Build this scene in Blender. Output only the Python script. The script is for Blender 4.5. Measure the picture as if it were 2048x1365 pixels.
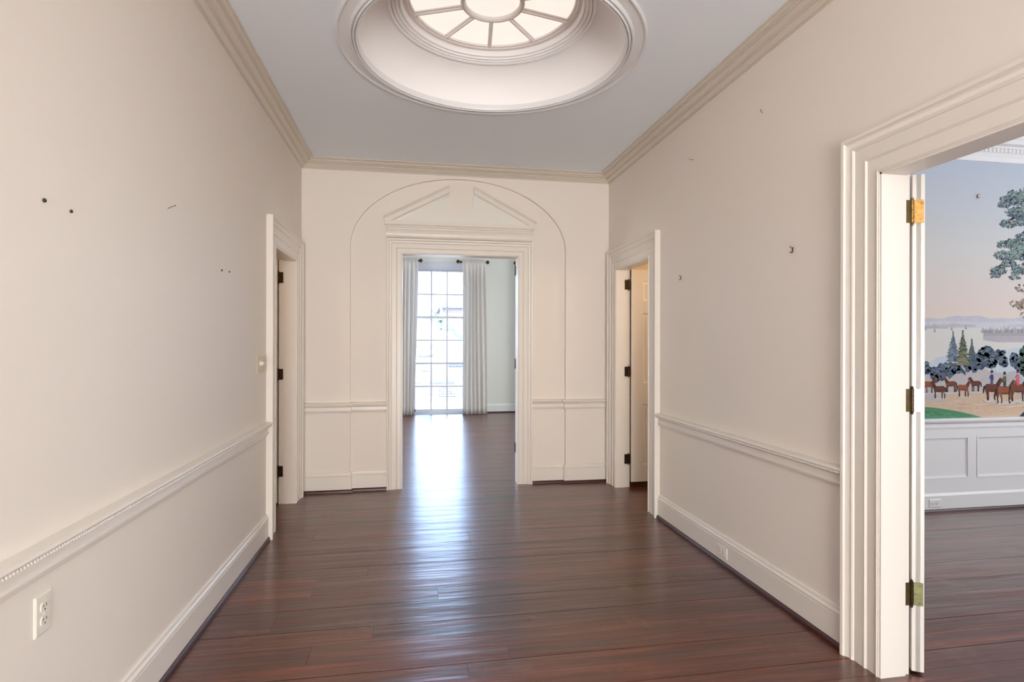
import bpy, bmesh, math, random
from mathutils import Vector, Matrix, Euler
for o in list(bpy.data.objects):
    bpy.data.objects.remove(o)
SC = bpy.context.scene
COL = SC.collection
V = Vector
PI = math.pi

# ------------------------------------------------------------------ camera
cam_d = bpy.data.cameras.new('camera')
cam_d.sensor_width = 36.0
cam_d.lens = 1128.5 / 2048 * 36
cam_d.shift_y = 4.55 / 2048
cam_d.clip_start = 0.05
cam = bpy.data.objects.new('camera', cam_d)
COL.objects.link(cam)
cam.matrix_world = (Matrix.Translation((0, 0, 1.42)) @ Matrix.Rotation(-0.1703, 4, 'Z')
                    @ Matrix.Rotation(PI / 2, 4, 'X') @ Matrix.Rotation(0.002, 4, 'Z'))
SC.camera = cam

# ------------------------------------------------------------------ world, sun, fill lamps, exposure
SC.view_settings.view_transform = 'Standard'
SC.view_settings.look = 'None'
SC.view_settings.gamma = 1
SC.view_settings.use_curve_mapping = False
SC.view_settings.exposure = 0.61
SC.cycles.max_bounces = 12
SC.cycles.diffuse_bounces = 7
SC.cycles.glossy_bounces = 4
SC.cycles.transmission_bounces = 6
SC.cycles.transparent_max_bounces = 12
SC.cycles.sample_clamp_indirect = 6
SC.cycles.caustics_reflective = False
SC.cycles.caustics_refractive = False

W = bpy.data.worlds.new('sky')
SC.world = W
W.use_nodes = True
bgn = W.node_tree.nodes['Background']
bgn.inputs[0].default_value = (0.44, 0.64, 1.0, 1)
bgn.inputs[1].default_value = 9.0

sun_d = bpy.data.lights.new('sun', 'SUN')
sun_d.energy = 7.0
sun_d.angle = 0.01
sun_d.color = (1.0, 0.95, 0.87)
sun = bpy.data.objects.new('sun', sun_d)
COL.objects.link(sun)
sun.rotation_euler = Euler((math.radians(38), 0, math.radians(-35)))


def area(name, loc, rot, sx, sy, power, color, spread=180):
    d = bpy.data.lights.new(name, 'AREA')
    d.shape = 'RECTANGLE'
    d.size, d.size_y = sx, sy
    d.energy = power
    d.color = color
    d.spread = math.radians(spread)
    o = bpy.data.objects.new(name, d)
    COL.objects.link(o)
    o.location = loc
    o.rotation_euler = [math.radians(a) for a in rot]
    return o


# added fill lamp behind the viewer, in front of the closed rear wall
area('entrance_fill', (0.0, -4.75, 1.50), (95, 0, -16), 2.0, 2.6, 108, (1.0, 0.962, 0.90))
# added uplight near the floor, aimed up to brighten the ceiling
area('ceiling_fill', (0.45, -4.70, 0.35), (124, 0, 0), 2.6, 0.6, 150, (0.93, 0.965, 1.0))
# lamp added before the windowless dining room side wall, as assumed daylight
area('dining_fill', (7.2, 0.6, 1.75), (90, 0, 90), 4.2, 2.3, 112, (0.91, 0.955, 1.0))
# pair of lamps added at the windowless side walls to brighten the garden room
area('garden_room_fill', (5.3, 8.6, 1.6), (90, 0, 90), 3.6, 2.6, 112, (0.94, 0.965, 1.0))
area('garden_room_fill.001', (-4.1, 8.6, 1.6), (90, 0, -90), 3.6, 2.6, 112, (0.94, 0.965, 1.0))


# ------------------------------------------------------------------ helpers
def S(r, g, b):
    """sRGB 0-255 to linear"""
    out = []
    for c in (r, g, b):
        c /= 255.0
        out.append(c / 12.92 if c <= 0.04045 else ((c + 0.055) / 1.055) ** 2.4)
    return tuple(out)


def mat(name, col, rough=0.5, metal=0.0, spec=0.5, bump=0.0, bscale=40.0, vary=0.0, vscale=6.0):
    m = bpy.data.materials.new(name)
    m.use_nodes = True
    nt = m.node_tree
    p = nt.nodes['Principled BSDF']
    p.inputs['Base Color'].default_value = (*col, 1)
    p.inputs['Roughness'].default_value = rough
    p.inputs['Metallic'].default_value = metal
    p.inputs['Specular IOR Level'].default_value = spec
    if bump or vary:
        tc = nt.nodes.new('ShaderNodeTexCoord')
    if bump:
        nz = nt.nodes.new('ShaderNodeTexNoise')
        nz.inputs['Scale'].default_value = bscale
        nz.inputs['Detail'].default_value = 4
        nt.links.new(tc.outputs['Object'], nz.inputs['Vector'])
        b = nt.nodes.new('ShaderNodeBump')
        b.inputs['Strength'].default_value = bump
        b.inputs['Distance'].default_value = 0.01
        nt.links.new(nz.outputs['Fac'], b.inputs['Height'])
        nt.links.new(b.outputs['Normal'], p.inputs['Normal'])
    if vary:
        n2 = nt.nodes.new('ShaderNodeTexNoise')
        n2.inputs['Scale'].default_value = vscale
        n2.inputs['Detail'].default_value = 5
        nt.links.new(tc.outputs['Object'], n2.inputs['Vector'])
        mx = nt.nodes.new('ShaderNodeMix')
        mx.data_type = 'RGBA'
        mx.inputs['A'].default_value = (*[max(0, c * (1 - vary)) for c in col], 1)
        mx.inputs['B'].default_value = (*[min(1, c * (1 + vary)) for c in col], 1)
        nt.links.new(n2.outputs['Fac'], mx.inputs['Factor'])
        nt.links.new(mx.outputs['Result'], p.inputs['Base Color'])
    return m


M = {}
M['wall'] = mat('cream_wall_paint', (0.80, 0.745, 0.68), 0.55, spec=0.3, bump=0.03, bscale=9)
M['trim'] = mat('cream_gloss_paint', (0.775, 0.73, 0.67), 0.33, spec=0.45)
M['ceil'] = mat('ceiling_paint', (0.81, 0.86, 0.915), 0.8, spec=0.2, bump=0.03, bscale=6)
M['dome'] = mat('dome_white_paint', (0.93, 0.92, 0.92), 0.6, spec=0.3)
M['green_wall'] = mat('pale_green_wall_paint', (0.675, 0.695, 0.64), 0.5, spec=0.3)
M['green_trim'] = mat('pale_green_trim_paint', (0.68, 0.72, 0.69), 0.35)
M['cool_trim'] = mat('white_panel_paint', (0.77, 0.765, 0.765), 0.35)
M['warm_wall'] = mat('warm_wall_paint', (0.78, 0.66, 0.52), 0.5)
M['shoe'] = mat('dark_shoe_wood', S(60, 26, 22), 0.35, vary=0.3, vscale=20)
M['brass'] = mat('aged_brass', S(160, 124, 74), 0.42, metal=1.0, bump=0.15, bscale=60, vary=0.5, vscale=40)
M['verdigris'] = mat('green_stained_brass', S(112, 112, 78), 0.45, metal=0.8, bump=0.1, bscale=60, vary=0.4, vscale=35)
M['pale_brass'] = mat('paint_flecked_brass', S(170, 156, 158), 0.4, metal=0.8, vary=0.5, vscale=60)
M['dark_brass'] = mat('blackened_brass', S(66, 52, 38), 0.38, metal=1.0, vary=0.4, vscale=40)
M['olive_brass'] = mat('tarnished_brass', S(116, 100, 64), 0.42, metal=1.0, vary=0.4, vscale=40)
M['black'] = mat('black_metal', (0.01, 0.01, 0.01), 0.4)
M['nail'] = mat('steel_nail', (0.16, 0.14, 0.12), 0.35, metal=0.8)
M['tympanum'] = mat('pale_greenish_paint', (0.77, 0.755, 0.695), 0.45)
M['ivory'] = mat('ivory_plastic', S(226, 222, 210), 0.3)
M['beige_plastic'] = mat('beige_plastic', S(206, 192, 166), 0.35)
M['slot'] = mat('dark_slot', (0.03, 0.03, 0.03), 0.6)
M['white_sash'] = mat('white_sash_paint', (0.60, 0.63, 0.70), 0.4)
M['gap'] = mat('dark_gap', (0.012, 0.008, 0.006), 0.9)


def glass_material():
    m = bpy.data.materials.new('window_glass')
    m.use_nodes = True
    nt = m.node_tree
    nt.nodes.remove(nt.nodes['Principled BSDF'])
    out = nt.nodes['Material Output']
    t = nt.nodes.new('ShaderNodeBsdfTransparent')
    g = nt.nodes.new('ShaderNodeBsdfGlossy')
    g.inputs['Roughness'].default_value = 0.02
    f = nt.nodes.new('ShaderNodeFresnel')
    f.inputs['IOR'].default_value = 1.3
    mx = nt.nodes.new('ShaderNodeMixShader')
    nt.links.new(f.outputs[0], mx.inputs[0])
    nt.links.new(t.outputs[0], mx.inputs[1])
    nt.links.new(g.outputs[0], mx.inputs[2])
    nt.links.new(mx.outputs[0], out.inputs['Surface'])
    return m


M['glass'] = glass_material()


def laylight_material():
    m = bpy.data.materials.new('lit_frosted_glass')
    m.use_nodes = True
    nt = m.node_tree
    p = nt.nodes['Principled BSDF']
    p.inputs['Base Color'].default_value = (0.12, 0.11, 0.10, 1)
    p.inputs['Roughness'].default_value = 0.5
    tc = nt.nodes.new('ShaderNodeTexCoord')
    nz = nt.nodes.new('ShaderNodeTexNoise')
    nz.inputs['Scale'].default_value = 5
    nz.inputs['Detail'].default_value = 3
    nt.links.new(tc.outputs['Object'], nz.inputs['Vector'])
    vo = nt.nodes.new('ShaderNodeTexVoronoi')
    vo.inputs['Scale'].default_value = 22
    nt.links.new(tc.outputs['Object'], vo.inputs['Vector'])
    lt = nt.nodes.new('ShaderNodeMath')
    lt.operation = 'LESS_THAN'
    lt.inputs[1].default_value = 0.045
    nt.links.new(vo.outputs['Distance'], lt.inputs[0])
    mx = nt.nodes.new('ShaderNodeMix')
    mx.data_type = 'RGBA'
    mx.inputs['A'].default_value = (0.93, 0.82, 0.72, 1)
    mx.inputs['B'].default_value = (1.0, 0.93, 0.85, 1)
    nt.links.new(nz.outputs['Fac'], mx.inputs['Factor'])
    m2 = nt.nodes.new('ShaderNodeMix')
    m2.data_type = 'RGBA'
    m2.inputs['B'].default_value = (0.72, 0.56, 0.45, 1)
    nt.links.new(lt.outputs[0], m2.inputs['Factor'])
    nt.links.new(mx.outputs['Result'], m2.inputs['A'])
    nt.links.new(m2.outputs['Result'], p.inputs['Emission Color'])
    p.inputs['Emission Strength'].default_value = 0.63
    return m


M['laylight'] = laylight_material()


def floor_material():
    m = bpy.data.materials.new('dark_plank_floor')
    m.use_nodes = True
    nt = m.node_tree
    N, L = nt.nodes, nt.links
    p = N['Principled BSDF']
    at = N.new('ShaderNodeAttribute')
    at.attribute_name = 'tone'
    geo = N.new('ShaderNodeNewGeometry')
    # grain runs along the boards, shifted for every board
    off = N.new('ShaderNodeVectorMath')
    off.operation = 'MULTIPLY_ADD'
    off.inputs[1].default_value = (37.0, 11.0, 19.0)
    L.new(at.outputs['Color'], off.inputs[0])
    L.new(geo.outputs['Position'], off.inputs[2])
    mp = N.new('ShaderNodeMapping')
    mp.inputs['Scale'].default_value = (0.9, 26.0, 1.0)
    L.new(off.outputs[0], mp.inputs[0])
    n1 = N.new('ShaderNodeTexNoise')
    n1.inputs['Scale'].default_value = 1.6
    n1.inputs['Detail'].default_value = 8
    n1.inputs['Roughness'].default_value = 0.62
    n1.inputs['Distortion'].default_value = 0.35
    L.new(mp.outputs[0], n1.inputs['Vector'])
    cr = N.new('ShaderNodeValToRGB')
    e = cr.color_ramp.elements
    e[0].position, e[0].color = 0.28, (*S(44, 15, 8), 1)
    e[1].position, e[1].color = 0.74, (*S(124, 54, 28), 1)
    x = e.new(0.5)
    x.color = (*S(80, 31, 15), 1)
    L.new(n1.outputs['Fac'], cr.inputs[0])
    # board to board tone
    sep = N.new('ShaderNodeSeparateColor')
    L.new(at.outputs['Color'], sep.inputs[0])
    mr = N.new('ShaderNodeMapRange')
    mr.inputs['To Min'].default_value = 0.72
    mr.inputs['To Max'].default_value = 1.3
    L.new(sep.outputs[0], mr.inputs[0])
    mul = N.new('ShaderNodeVectorMath')
    mul.operation = 'SCALE'
    L.new(cr.outputs[0], mul.inputs[0])
    L.new(mr.outputs[0], mul.inputs['Scale'])
    # pale worn patches and scuffs in the varnish
    n2 = N.new('ShaderNodeTexNoise')
    n2.inputs['Scale'].default_value = 2.3
    n2.inputs['Detail'].default_value = 9
    n2.inputs['Roughness'].default_value = 0.72
    L.new(geo.outputs['Position'], n2.inputs['Vector'])
    r2 = N.new('ShaderNodeMapRange')
    r2.inputs['From Min'].default_value = 0.56
    r2.inputs['From Max'].default_value = 0.78
    r2.inputs['To Max'].default_value = 0.34
    L.new(n2.outputs['Fac'], r2.inputs[0])
    mx = N.new('ShaderNodeMix')
    mx.data_type = 'RGBA'
    mx.inputs['B'].default_value = (*S(150, 132, 124), 1)
    L.new(r2.outputs[0], mx.inputs['Factor'])
    L.new(mul.outputs[0], mx.inputs['A'])
    L.new(mx.outputs['Result'], p.inputs['Base Color'])
    rr = N.new('ShaderNodeMapRange')
    rr.inputs['To Min'].default_value = 0.22
    rr.inputs['To Max'].default_value = 0.38
    L.new(n2.outputs['Fac'], rr.inputs[0])
    L.new(rr.outputs[0], p.inputs['Roughness'])
    p.inputs['Specular IOR Level'].default_value = 0.75
    p.inputs['Coat Weight'].default_value = 0.6
    p.inputs['Coat Roughness'].default_value = 0.27
    p.inputs['Coat IOR'].default_value = 1.6
    # fine cross-board cupping and polishing marks smear highlights across the boards
    p.inputs['Anisotropic'].default_value = 0.75
    tg = N.new('ShaderNodeCombineXYZ')
    tg.inputs[1].default_value = 1.0
    L.new(tg.outputs[0], p.inputs['Tangent'])
    # slow undulation of the old boards
    mp2 = N.new('ShaderNodeMapping')
    mp2.inputs['Scale'].default_value = (0.5, 4.2, 1.0)
    L.new(off.outputs[0], mp2.inputs[0])
    n3 = N.new('ShaderNodeTexNoise')
    n3.inputs['Scale'].default_value = 2.5
    n3.inputs['Detail'].default_value = 3
    L.new(mp2.outputs[0], n3.inputs['Vector'])
    b = N.new('ShaderNodeBump')
    b.inputs['Strength'].default_value = 1.0
    b.inputs['Distance'].default_value = 0.007
    L.new(n3.outputs['Fac'], b.inputs['Height'])
    L.new(b.outputs['Normal'], p.inputs['Normal'])
    L.new(b.outputs['Normal'], p.inputs['Coat Normal'])
    return m


M['floor'] = floor_material()


def cloth_material():
    m = bpy.data.materials.new('curtain_linen')
    m.use_nodes = True
    nt = m.node_tree
    N, L = nt.nodes, nt.links
    out = N['Material Output']
    p = N['Principled BSDF']
    p.inputs['Base Color'].default_value = (0.80, 0.78, 0.75, 1)
    p.inputs['Roughness'].default_value = 0.9
    t = N.new('ShaderNodeBsdfTranslucent')
    t.inputs['Color'].default_value = (0.80, 0.77, 0.74, 1)
    mx = N.new('ShaderNodeMixShader')
    mx.inputs[0].default_value = 0.36
    L.new(p.outputs[0], mx.inputs[1])
    L.new(t.outputs[0], mx.inputs[2])
    L.new(mx.outputs[0], out.inputs['Surface'])
    return m


M['linen'] = cloth_material()


def brick_material(name, c1, c2, mortar, sx=4.0):
    m = bpy.data.materials.new(name)
    m.use_nodes = True
    nt = m.node_tree
    N, L = nt.nodes, nt.links
    p = N['Principled BSDF']
    p.inputs['Roughness'].default_value = 0.9
    tc = N.new('ShaderNodeTexCoord')
    mp = N.new('ShaderNodeMapping')
    mp.inputs['Rotation'].default_value = (PI / 2, 0, 0)
    L.new(tc.outputs['Object'], mp.inputs[0])
    b = N.new('ShaderNodeTexBrick')
    b.inputs['Color1'].default_value = (*c1, 1)
    b.inputs['Color2'].default_value = (*c2, 1)
    b.inputs['Mortar'].default_value = (*mortar, 1)
    b.inputs['Scale'].default_value = sx
    b.inputs['Mortar Size'].default_value = 0.03
    b.inputs['Brick Width'].default_value = 0.9
    b.inputs['Row Height'].default_value = 0.3
    L.new(mp.outputs[0], b.inputs['Vector'])
    L.new(b.outputs['Color'], p.inputs['Base Color'])
    return m


class MB:
    """collects geometry for one mesh object"""

    def __init__(self):
        self.v, self.f, self.mi = [], [], []
        self.cur = 0

    def add(self, verts, faces, mi=None):
        n = len(self.v)
        self.v += [tuple(q) for q in verts]
        self.f += [tuple(n + i for i in f) for f in faces]
        self.mi += [self.cur if mi is None else mi] * len(faces)
        return self

    def box(self, x0, x1, y0, y1, z0, z1, mi=None, T=None):
        vs = [V((x, y, z)) for x in (x0, x1) for y in (y0, y1) for z in (z0, z1)]
        if T is not None:
            vs = [T @ q for q in vs]
        return self.add(vs, [(0, 1, 3, 2), (4, 6, 7, 5), (0, 4, 5, 1), (2, 3, 7, 6), (0, 2, 6, 4), (1, 5, 7, 3)], mi)

    def tube(self, p0, p1, r0, r1=None, seg=12, mi=None, caps=True):
        p0, p1 = V(p0), V(p1)
        r1 = r0 if r1 is None else r1
        d = (p1 - p0).normalized()
        a = d.orthogonal().normalized()
        b = d.cross(a)
        vs = []
        for p, r in ((p0, r0), (p1, r1)):
            vs += [p + (a * math.cos(2 * PI * i / seg) + b * math.sin(2 * PI * i / seg)) * r for i in range(seg)]
        fs = [(i, (i + 1) % seg, seg + (i + 1) % seg, seg + i) for i in range(seg)]
        if caps:
            fs += [tuple(range(seg - 1, -1, -1)), tuple(range(seg, 2 * seg))]
        return self.add(vs, fs, mi)

    def path_tube(self, pts, r, seg=8, mi=None):
        for a, b in zip(pts, pts[1:]):
            self.tube(a, b, r, seg=seg, mi=mi)
            self.ball(b, r, seg=seg, rings=4, mi=mi)
        return self

    def ball(self, c, r, seg=12, rings=8, mi=None, sc=(1, 1, 1)):
        c = V(c)
        prof = [(math.sin(PI * i / rings) * r, -math.cos(PI * i / rings) * r) for i in range(rings + 1)]
        vs = []
        for pr, pz in prof[1:-1]:
            vs += [c + V((pr * math.cos(2 * PI * k / seg) * sc[0], pr * math.sin(2 * PI * k / seg) * sc[1], pz * sc[2])) for k in range(seg)]
        n = rings - 1
        vs += [c + V((0, 0, -r * sc[2])), c + V((0, 0, r * sc[2]))]
        fs = []
        for j in range(n - 1):
            for k in range(seg):
                k2 = (k + 1) % seg
                fs.append((j * seg + k, j * seg + k2, (j + 1) * seg + k2, (j + 1) * seg + k))
        for k in range(seg):
            k2 = (k + 1) % seg
            fs.append((n * seg, k2, k))
            fs.append((n * seg + 1, (n - 1) * seg + k, (n - 1) * seg + k2))
        return self.add(vs, fs, mi)

    def lathe(self, c, prof, seg=96, mi=None, axis='Z'):
        """prof = (radius, height) pairs about a vertical axis through c"""
        c = V(c)
        vs = []
        for r, z in prof:
            for k in range(seg):
                a = 2 * PI * k / seg
                if axis == 'Z':
                    vs.append(c + V((r * math.cos(a), r * math.sin(a), z)))
                elif axis == 'X':
                    vs.append(c + V((z, r * math.cos(a), r * math.sin(a))))
                else:
                    vs.append(c + V((r * math.cos(a), z, r * math.sin(a))))
        fs = []
        for j in range(len(prof) - 1):
            for k in range(seg):
                k2 = (k + 1) % seg
                fs.append((j * seg + k, j * seg + k2, (j + 1) * seg + k2, (j + 1) * seg + k))
        return self.add(vs, fs, mi)

    def sweep(self, path, prof, n, sgn=1, closed=False, caps=True, mi=None):
        """prof = (q, p): q sideways in the plane of the path, p along n; mitred corners"""
        path = [V(p) for p in path]
        n = V(n)
        k = len(path)
        dirs = [(path[(i + 1) % k] - path[i]).normalized() for i in range(k if closed else k - 1)]
        sides = [(d.cross(n) * sgn) for d in dirs]
        vs = []
        for i, p in enumerate(path):
            if closed:
                s1, s2 = sides[i - 1], sides[i]
            else:
                s1 = sides[max(0, i - 1)]
                s2 = sides[min(i, k - 2)]
            m = (s1 + s2) / (1 + s1.dot(s2))
            vs += [p + m * q + n * h for q, h in prof]
        w = len(prof)
        fs = []
        for i in range(k if closed else k - 1):
            j = (i + 1) % k
            for a in range(w - 1):
                fs.append((i * w + a, j * w + a, j * w + a + 1, i * w + a + 1))
        if caps and not closed:
            fs.append(tuple(range(w)))
            fs.append(tuple(range((k - 1) * w, k * w))[::-1])
        return self.add(vs, fs, mi)

    def prism(self, poly, o, ax, ay, d, mi=None):
        """2-D polygon (a, b) placed at o + a*ax + b*ay and pushed by vector d"""
        o, ax, ay, d = V(o), V(ax), V(ay), V(d)
        k = len(poly)
        vs = [o + ax * a + ay * b for a, b in poly]
        vs += [q + d for q in vs]
        fs = [(i, (i + 1) % k, k + (i + 1) % k, k + i) for i in range(k)]
        fs += [tuple(range(k - 1, -1, -1)), tuple(range(k, 2 * k))]
        return self.add(vs, fs, mi)

    def build(self, name, mats, parent=None, loc=None, smooth=30, recalc=True):
        me = bpy.data.meshes.new(name)
        loc = V(loc) if loc is not None else V((0, 0, 0))
        me.from_pydata([tuple(V(q) - loc) for q in self.v], [], self.f)
        if not isinstance(mats, (list, tuple)):
            mats = [mats]
        for m in mats:
            me.materials.append(M[m] if isinstance(m, str) else m)
        me.polygons.foreach_set('material_index', self.mi)
        if recalc:
            bm = bmesh.new()
            bm.from_mesh(me)
            bmesh.ops.recalc_face_normals(bm, faces=bm.faces[:])
            big = [f for f in bm.faces if len(f.verts) > 4]
            if big:
                bmesh.ops.triangulate(bm, faces=big)
            bm.to_mesh(me)
            bm.free()
        if smooth:
            me.polygons.foreach_set('use_smooth', [True] * len(me.polygons))
            me.set_sharp_from_angle(angle=math.radians(smooth))
        me.update()
        o = bpy.data.objects.new(name, me)
        COL.objects.link(o)
        o.location = loc
        if parent is not None:
            o.parent = parent
            o.matrix_parent_inverse = Matrix.Translation(parent.matrix_world.translation).inverted() if False else Matrix()
            o.location = loc - parent_loc(parent)
        return o


def parent_loc(p):
    l = V((0, 0, 0))
    while p is not None:
        l += p.location
        p = p.parent
    return l


def tag(o, label, cat, kind=None, group=None):
    o['label'] = label
    o['category'] = cat
    if kind:
        o['kind'] = kind
    if group:
        o['group'] = group
    return o


def empty(name, loc, label, cat, kind=None, group=None):
    o = bpy.data.objects.new(name, None)
    COL.objects.link(o)
    o.location = loc
    o.empty_display_size = 0.1
    return tag(o, label, cat, kind, group)


def st(mb, name, m, label, cat, **k):
    return tag(mb.build(name, m, **k), label, cat, 'structure')


# ------------------------------------------------------------------ surveyed sizes (metres)
XL, XR = -1.052, 1.965          # hall side walls
YB, YN, YR = 5.56, 5.60, -5.0   # end wall, recessed niche in it, wall behind
ZC = 3.145                      # ceiling
CX, CY = 0.45, 3.31             # centre of the dome
WT = 0.13                       # wall thickness
DH = 2.155                      # head of the side doors
LD = (4.48, 5.25)               # left door opening
RD = (4.51, 5.31)               # right far door opening
ND = (0.75, 2.105)              # right near opening to the dining room
CD = (-0.125, 1.025, 2.292)     # centre opening

# ------------------------------------------------------------------ floor
random.seed(4)


def build_floor():
    seams = [2.25, 2.39, 2.50, 2.603, 2.755, 2.905, 3.143, 3.297, 3.54, 3.69, 3.81, 3.95, 4.225, 4.46, 4.55]
    y = 2.25
    while y > -5.3:
        y -= random.choice([0.10, 0.13, 0.15, 0.17, 0.22])
        seams.insert(0, y)
    y = 4.55
    while y < 11.5:
        y += random.choice([0.10, 0.13, 0.15, 0.17, 0.22])
        seams.append(y)
    strong = {2.25, 2.50, 2.905, 3.143, 3.69, 3.95, 4.225}
    mb = MB()
    tones = []
    x_min, x_max = -4.3, 7.6
    for a, b in zip(seams, seams[1:]):
        ga = 0.0040 if a in strong else random.choice([0.0010, 0.0014, 0.0020])
        gb = 0.0040 if b in strong else 0.0010
        x = x_min
        while x < x_max:
            x2 = min(x_max, x + random.uniform(2.6, 5.2))
            mb.box(x + 0.0006, x2 - 0.0006, a + ga / 2, b - gb / 2, -0.022, 0.0)
            tones += [(random.random(), random.random(), random.random(), 1)] * 6
            x = x2
    mb.cur = 1
    mb.box(x_min, x_max, seams[0], seams[-1], -0.06, -0.02)
    tones += [(0, 0, 0, 1)] * 6
    o = mb.build('floor', ['floor', 'gap'], smooth=0, recalc=False)
    ca = o.data.color_attributes.new('tone', 'FLOAT_COLOR', 'CORNER')
    flat = []
    for p, t in zip(o.data.polygons, tones):
        for _ in p.loop_indices:
            flat += t
    ca.data.foreach_set('color', flat)
    tag(o, 'dark red-brown varnished plank floor running through all the rooms', 'floor', 'structure')


build_floor()


# ------------------------------------------------------------------ walls of the hall
def wall_x(mb, x0, x1, y0, y1, z1, openings):
    """wall lying in a plane of constant x with rectangular openings (ya, yb, za, zb)"""
    y = y0
    for ya, yb, za, zb in sorted(openings):
        mb.box(x0, x1, y, ya, 0, z1)
        mb.box(x0, x1, ya, yb, zb, z1)
        if za > 0:
            mb.box(x0, x1, ya, yb, 0, za)
        y = yb
    mb.box(x0, x1, y, y1, 0, z1)


def wall_y(mb, y0, y1, x0, x1, z1, openings):
    x = x0
    for xa, xb, za, zb in sorted(openings):
        mb.box(x, xa, y0, y1, 0, z1)
        mb.box(xa, xb, y0, y1, zb, z1)
        if za > 0:
            mb.box(xa, xb, y0, y1, 0, za)
        x = xb
    mb.box(x, x1, y0, y1, 0, z1)


ZT = 3.45   # top of the wall masses
mb = MB()
wall_x(mb, XL - WT, XL, YR, YB + 0.18, ZT, [(LD[0], LD[1], 0, DH)])
st(mb, 'wall_left', 'wall', 'long cream wall on the left with a chair rail', 'wall', smooth=0)
mb = MB()
wall_x(mb, XR, XR + WT, YR, YB + 0.18, ZT, [(ND[0], ND[1], 0, DH), (RD[0], RD[1], 0, DH)])
st(mb, 'wall_right', 'wall', 'cream wall on the right between the two doorways', 'wall', smooth=0)

# end wall: full wall behind, and a thin outer layer cut by the arched niche
ARX, ARZ, ARR = 1.06, 2.345, 0.69


def arch_pts(n=72, grow=0.0):
    return [(CX - (ARX + grow) * math.cos(PI * i / n), ARZ + (ARR + grow) * math.sin(PI * i / n)) for i in range(n + 1)]


mb = MB()
wall_y(mb, YN, YN + WT, XL - WT, XR + WT, ZT, [(CD[0], CD[1], 0, CD[2])])
mb.box(XL, CX - ARX, YB, YN, 0, ARZ)
mb.box(CX + ARX, XR, YB, YN, 0, ARZ)
ap = arch_pts()
ring = [(XL, ARZ)] + ap + [(XR, ARZ)]
top = [(XL, ZC + 0.05)] + [(max(XL, min(XR, x)), ZC + 0.05) for x, z in ap] + [(XR, ZC + 0.05)]
vs, fs = [], []
for (a, b), (c, d) in zip(ring, top):
    vs += [V((a, YB, b)), V((c, YB, d)), V((a, YN, b)), V((c, YN, d))]
for i in range(len(ring) - 1):
    k, q = i * 4, i * 4 + 4
    fs += [(k, q, q + 1, k + 1), (k, k + 2, q + 2, q), (k + 1, q + 1, q + 3, k + 3)]
mb.add(vs, fs)
st(mb, 'wall_back', 'wall', 'end wall with a shallow arched niche around the central doorway', 'wall', smooth=20)
mb = MB()
mb.box(XL - WT, XR + WT, YR - 0.13, YR, 0, ZT)
st(mb, 'wall_rear', 'wall', 'plain cream wall closing the hall behind the viewer', 'wall', smooth=0)


# ------------------------------------------------------------------ ceiling with the round opening
def build_ceiling():
    R = 0.775
    x0, x1, y0, y1 = XL, XR, YR, YB
    angs = sorted(set([2 * PI * i / 96 for i in range(96)] +
                      [math.atan2(y - CY, x - CX) % (2 * PI) for x in (x0, x1) for y in (y0, y1)]))
    vs = []
    for a in angs:
        c, s = math.cos(a), math.sin(a)
        t = min([(x1 - CX) / c if c > 1e-9 else 1e9, (x0 - CX) / c if c < -1e-9 else 1e9,
                 (y1 - CY) / s if s > 1e-9 else 1e9, (y0 - CY) / s if s < -1e-9 else 1e9])
        for z in (ZC, ZC + 0.03):
            vs.append(V((CX + R * c, CY + R * s, z)))
            vs.append(V((CX + t * c, CY + t * s, z)))
    k = len(angs)
    fs = []
    for i in range(k):
        a, b = i * 4, ((i + 1) % k) * 4
        fs += [(a, a + 1, b + 1, b), (a + 2, b + 2, b + 3, a + 3), (a, b, b + 2, a + 2)]
    mb = MB()
    mb.add(vs, fs)
    st(mb, 'ceiling', 'ceil', 'flat pale grey hall ceiling with a large round opening', 'ceiling', smooth=20)


build_ceiling()

# cove of the dome
mb = MB()
prof = [(0.775, 3.130)]
for i in range(17):
    a = PI / 2 * i / 16
    prof.append((0.585 + 0.19 * math.cos(a), 3.150 + 0.235 * math.sin(a)))
mb.lathe((CX, CY, 0), prof + [(0.560, 3.385)], 128)
st(mb, 'ceiling_dome', 'dome', 'smooth white curved cove rising from the round ceiling opening', 'ceiling dome', smooth=40)

# ring moulding round the opening
mb = MB()
mb.lathe((CX, CY, ZC), [(0.890, 0.004), (0.890, -0.010), (0.884, -0.015), (0.876, -0.013), (0.870, -0.006), (0.845, -0.007),
                        (0.822, -0.009), (0.819, -0.019), (0.812, -0.026), (0.805, -0.021), (0.803, -0.010),
                        (0.800, -0.022), (0.794, -0.031), (0.788, -0.024), (0.787, -0.013), (0.783, -0.026), (0.776, -0.026),
                        (0.772, -0.017), (0.772, 0.012), (0.776, 0.014)], 160)
st(mb, 'trim_1', mat('ring_white_paint', (0.77, 0.775, 0.79), 0.4), 'large reeded white ring moulding around the round ceiling opening', 'ceiling moulding', smooth=25)

# upper ring carrying the skylight
mb = MB()
mb.lathe((CX, CY, 3.385), [(0.612, 0.004), (0.610, -0.014), (0.602, -0.022), (0.592, -0.018), (0.590, -0.002), (0.582, -0.015),
                           (0.573, -0.015), (0.570, 0.002), (0.562, -0.008), (0.552, -0.008), (0.549, 0.010), (0.542, 0.002),
                           (0.534, 0.004), (0.530, 0.024), (0.527, 0.075)], 160)
st(mb, 'trim_2', 'dome', 'stepped white ring moulding framing the glazed skylight', 'ceiling moulding', smooth=25)

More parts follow.
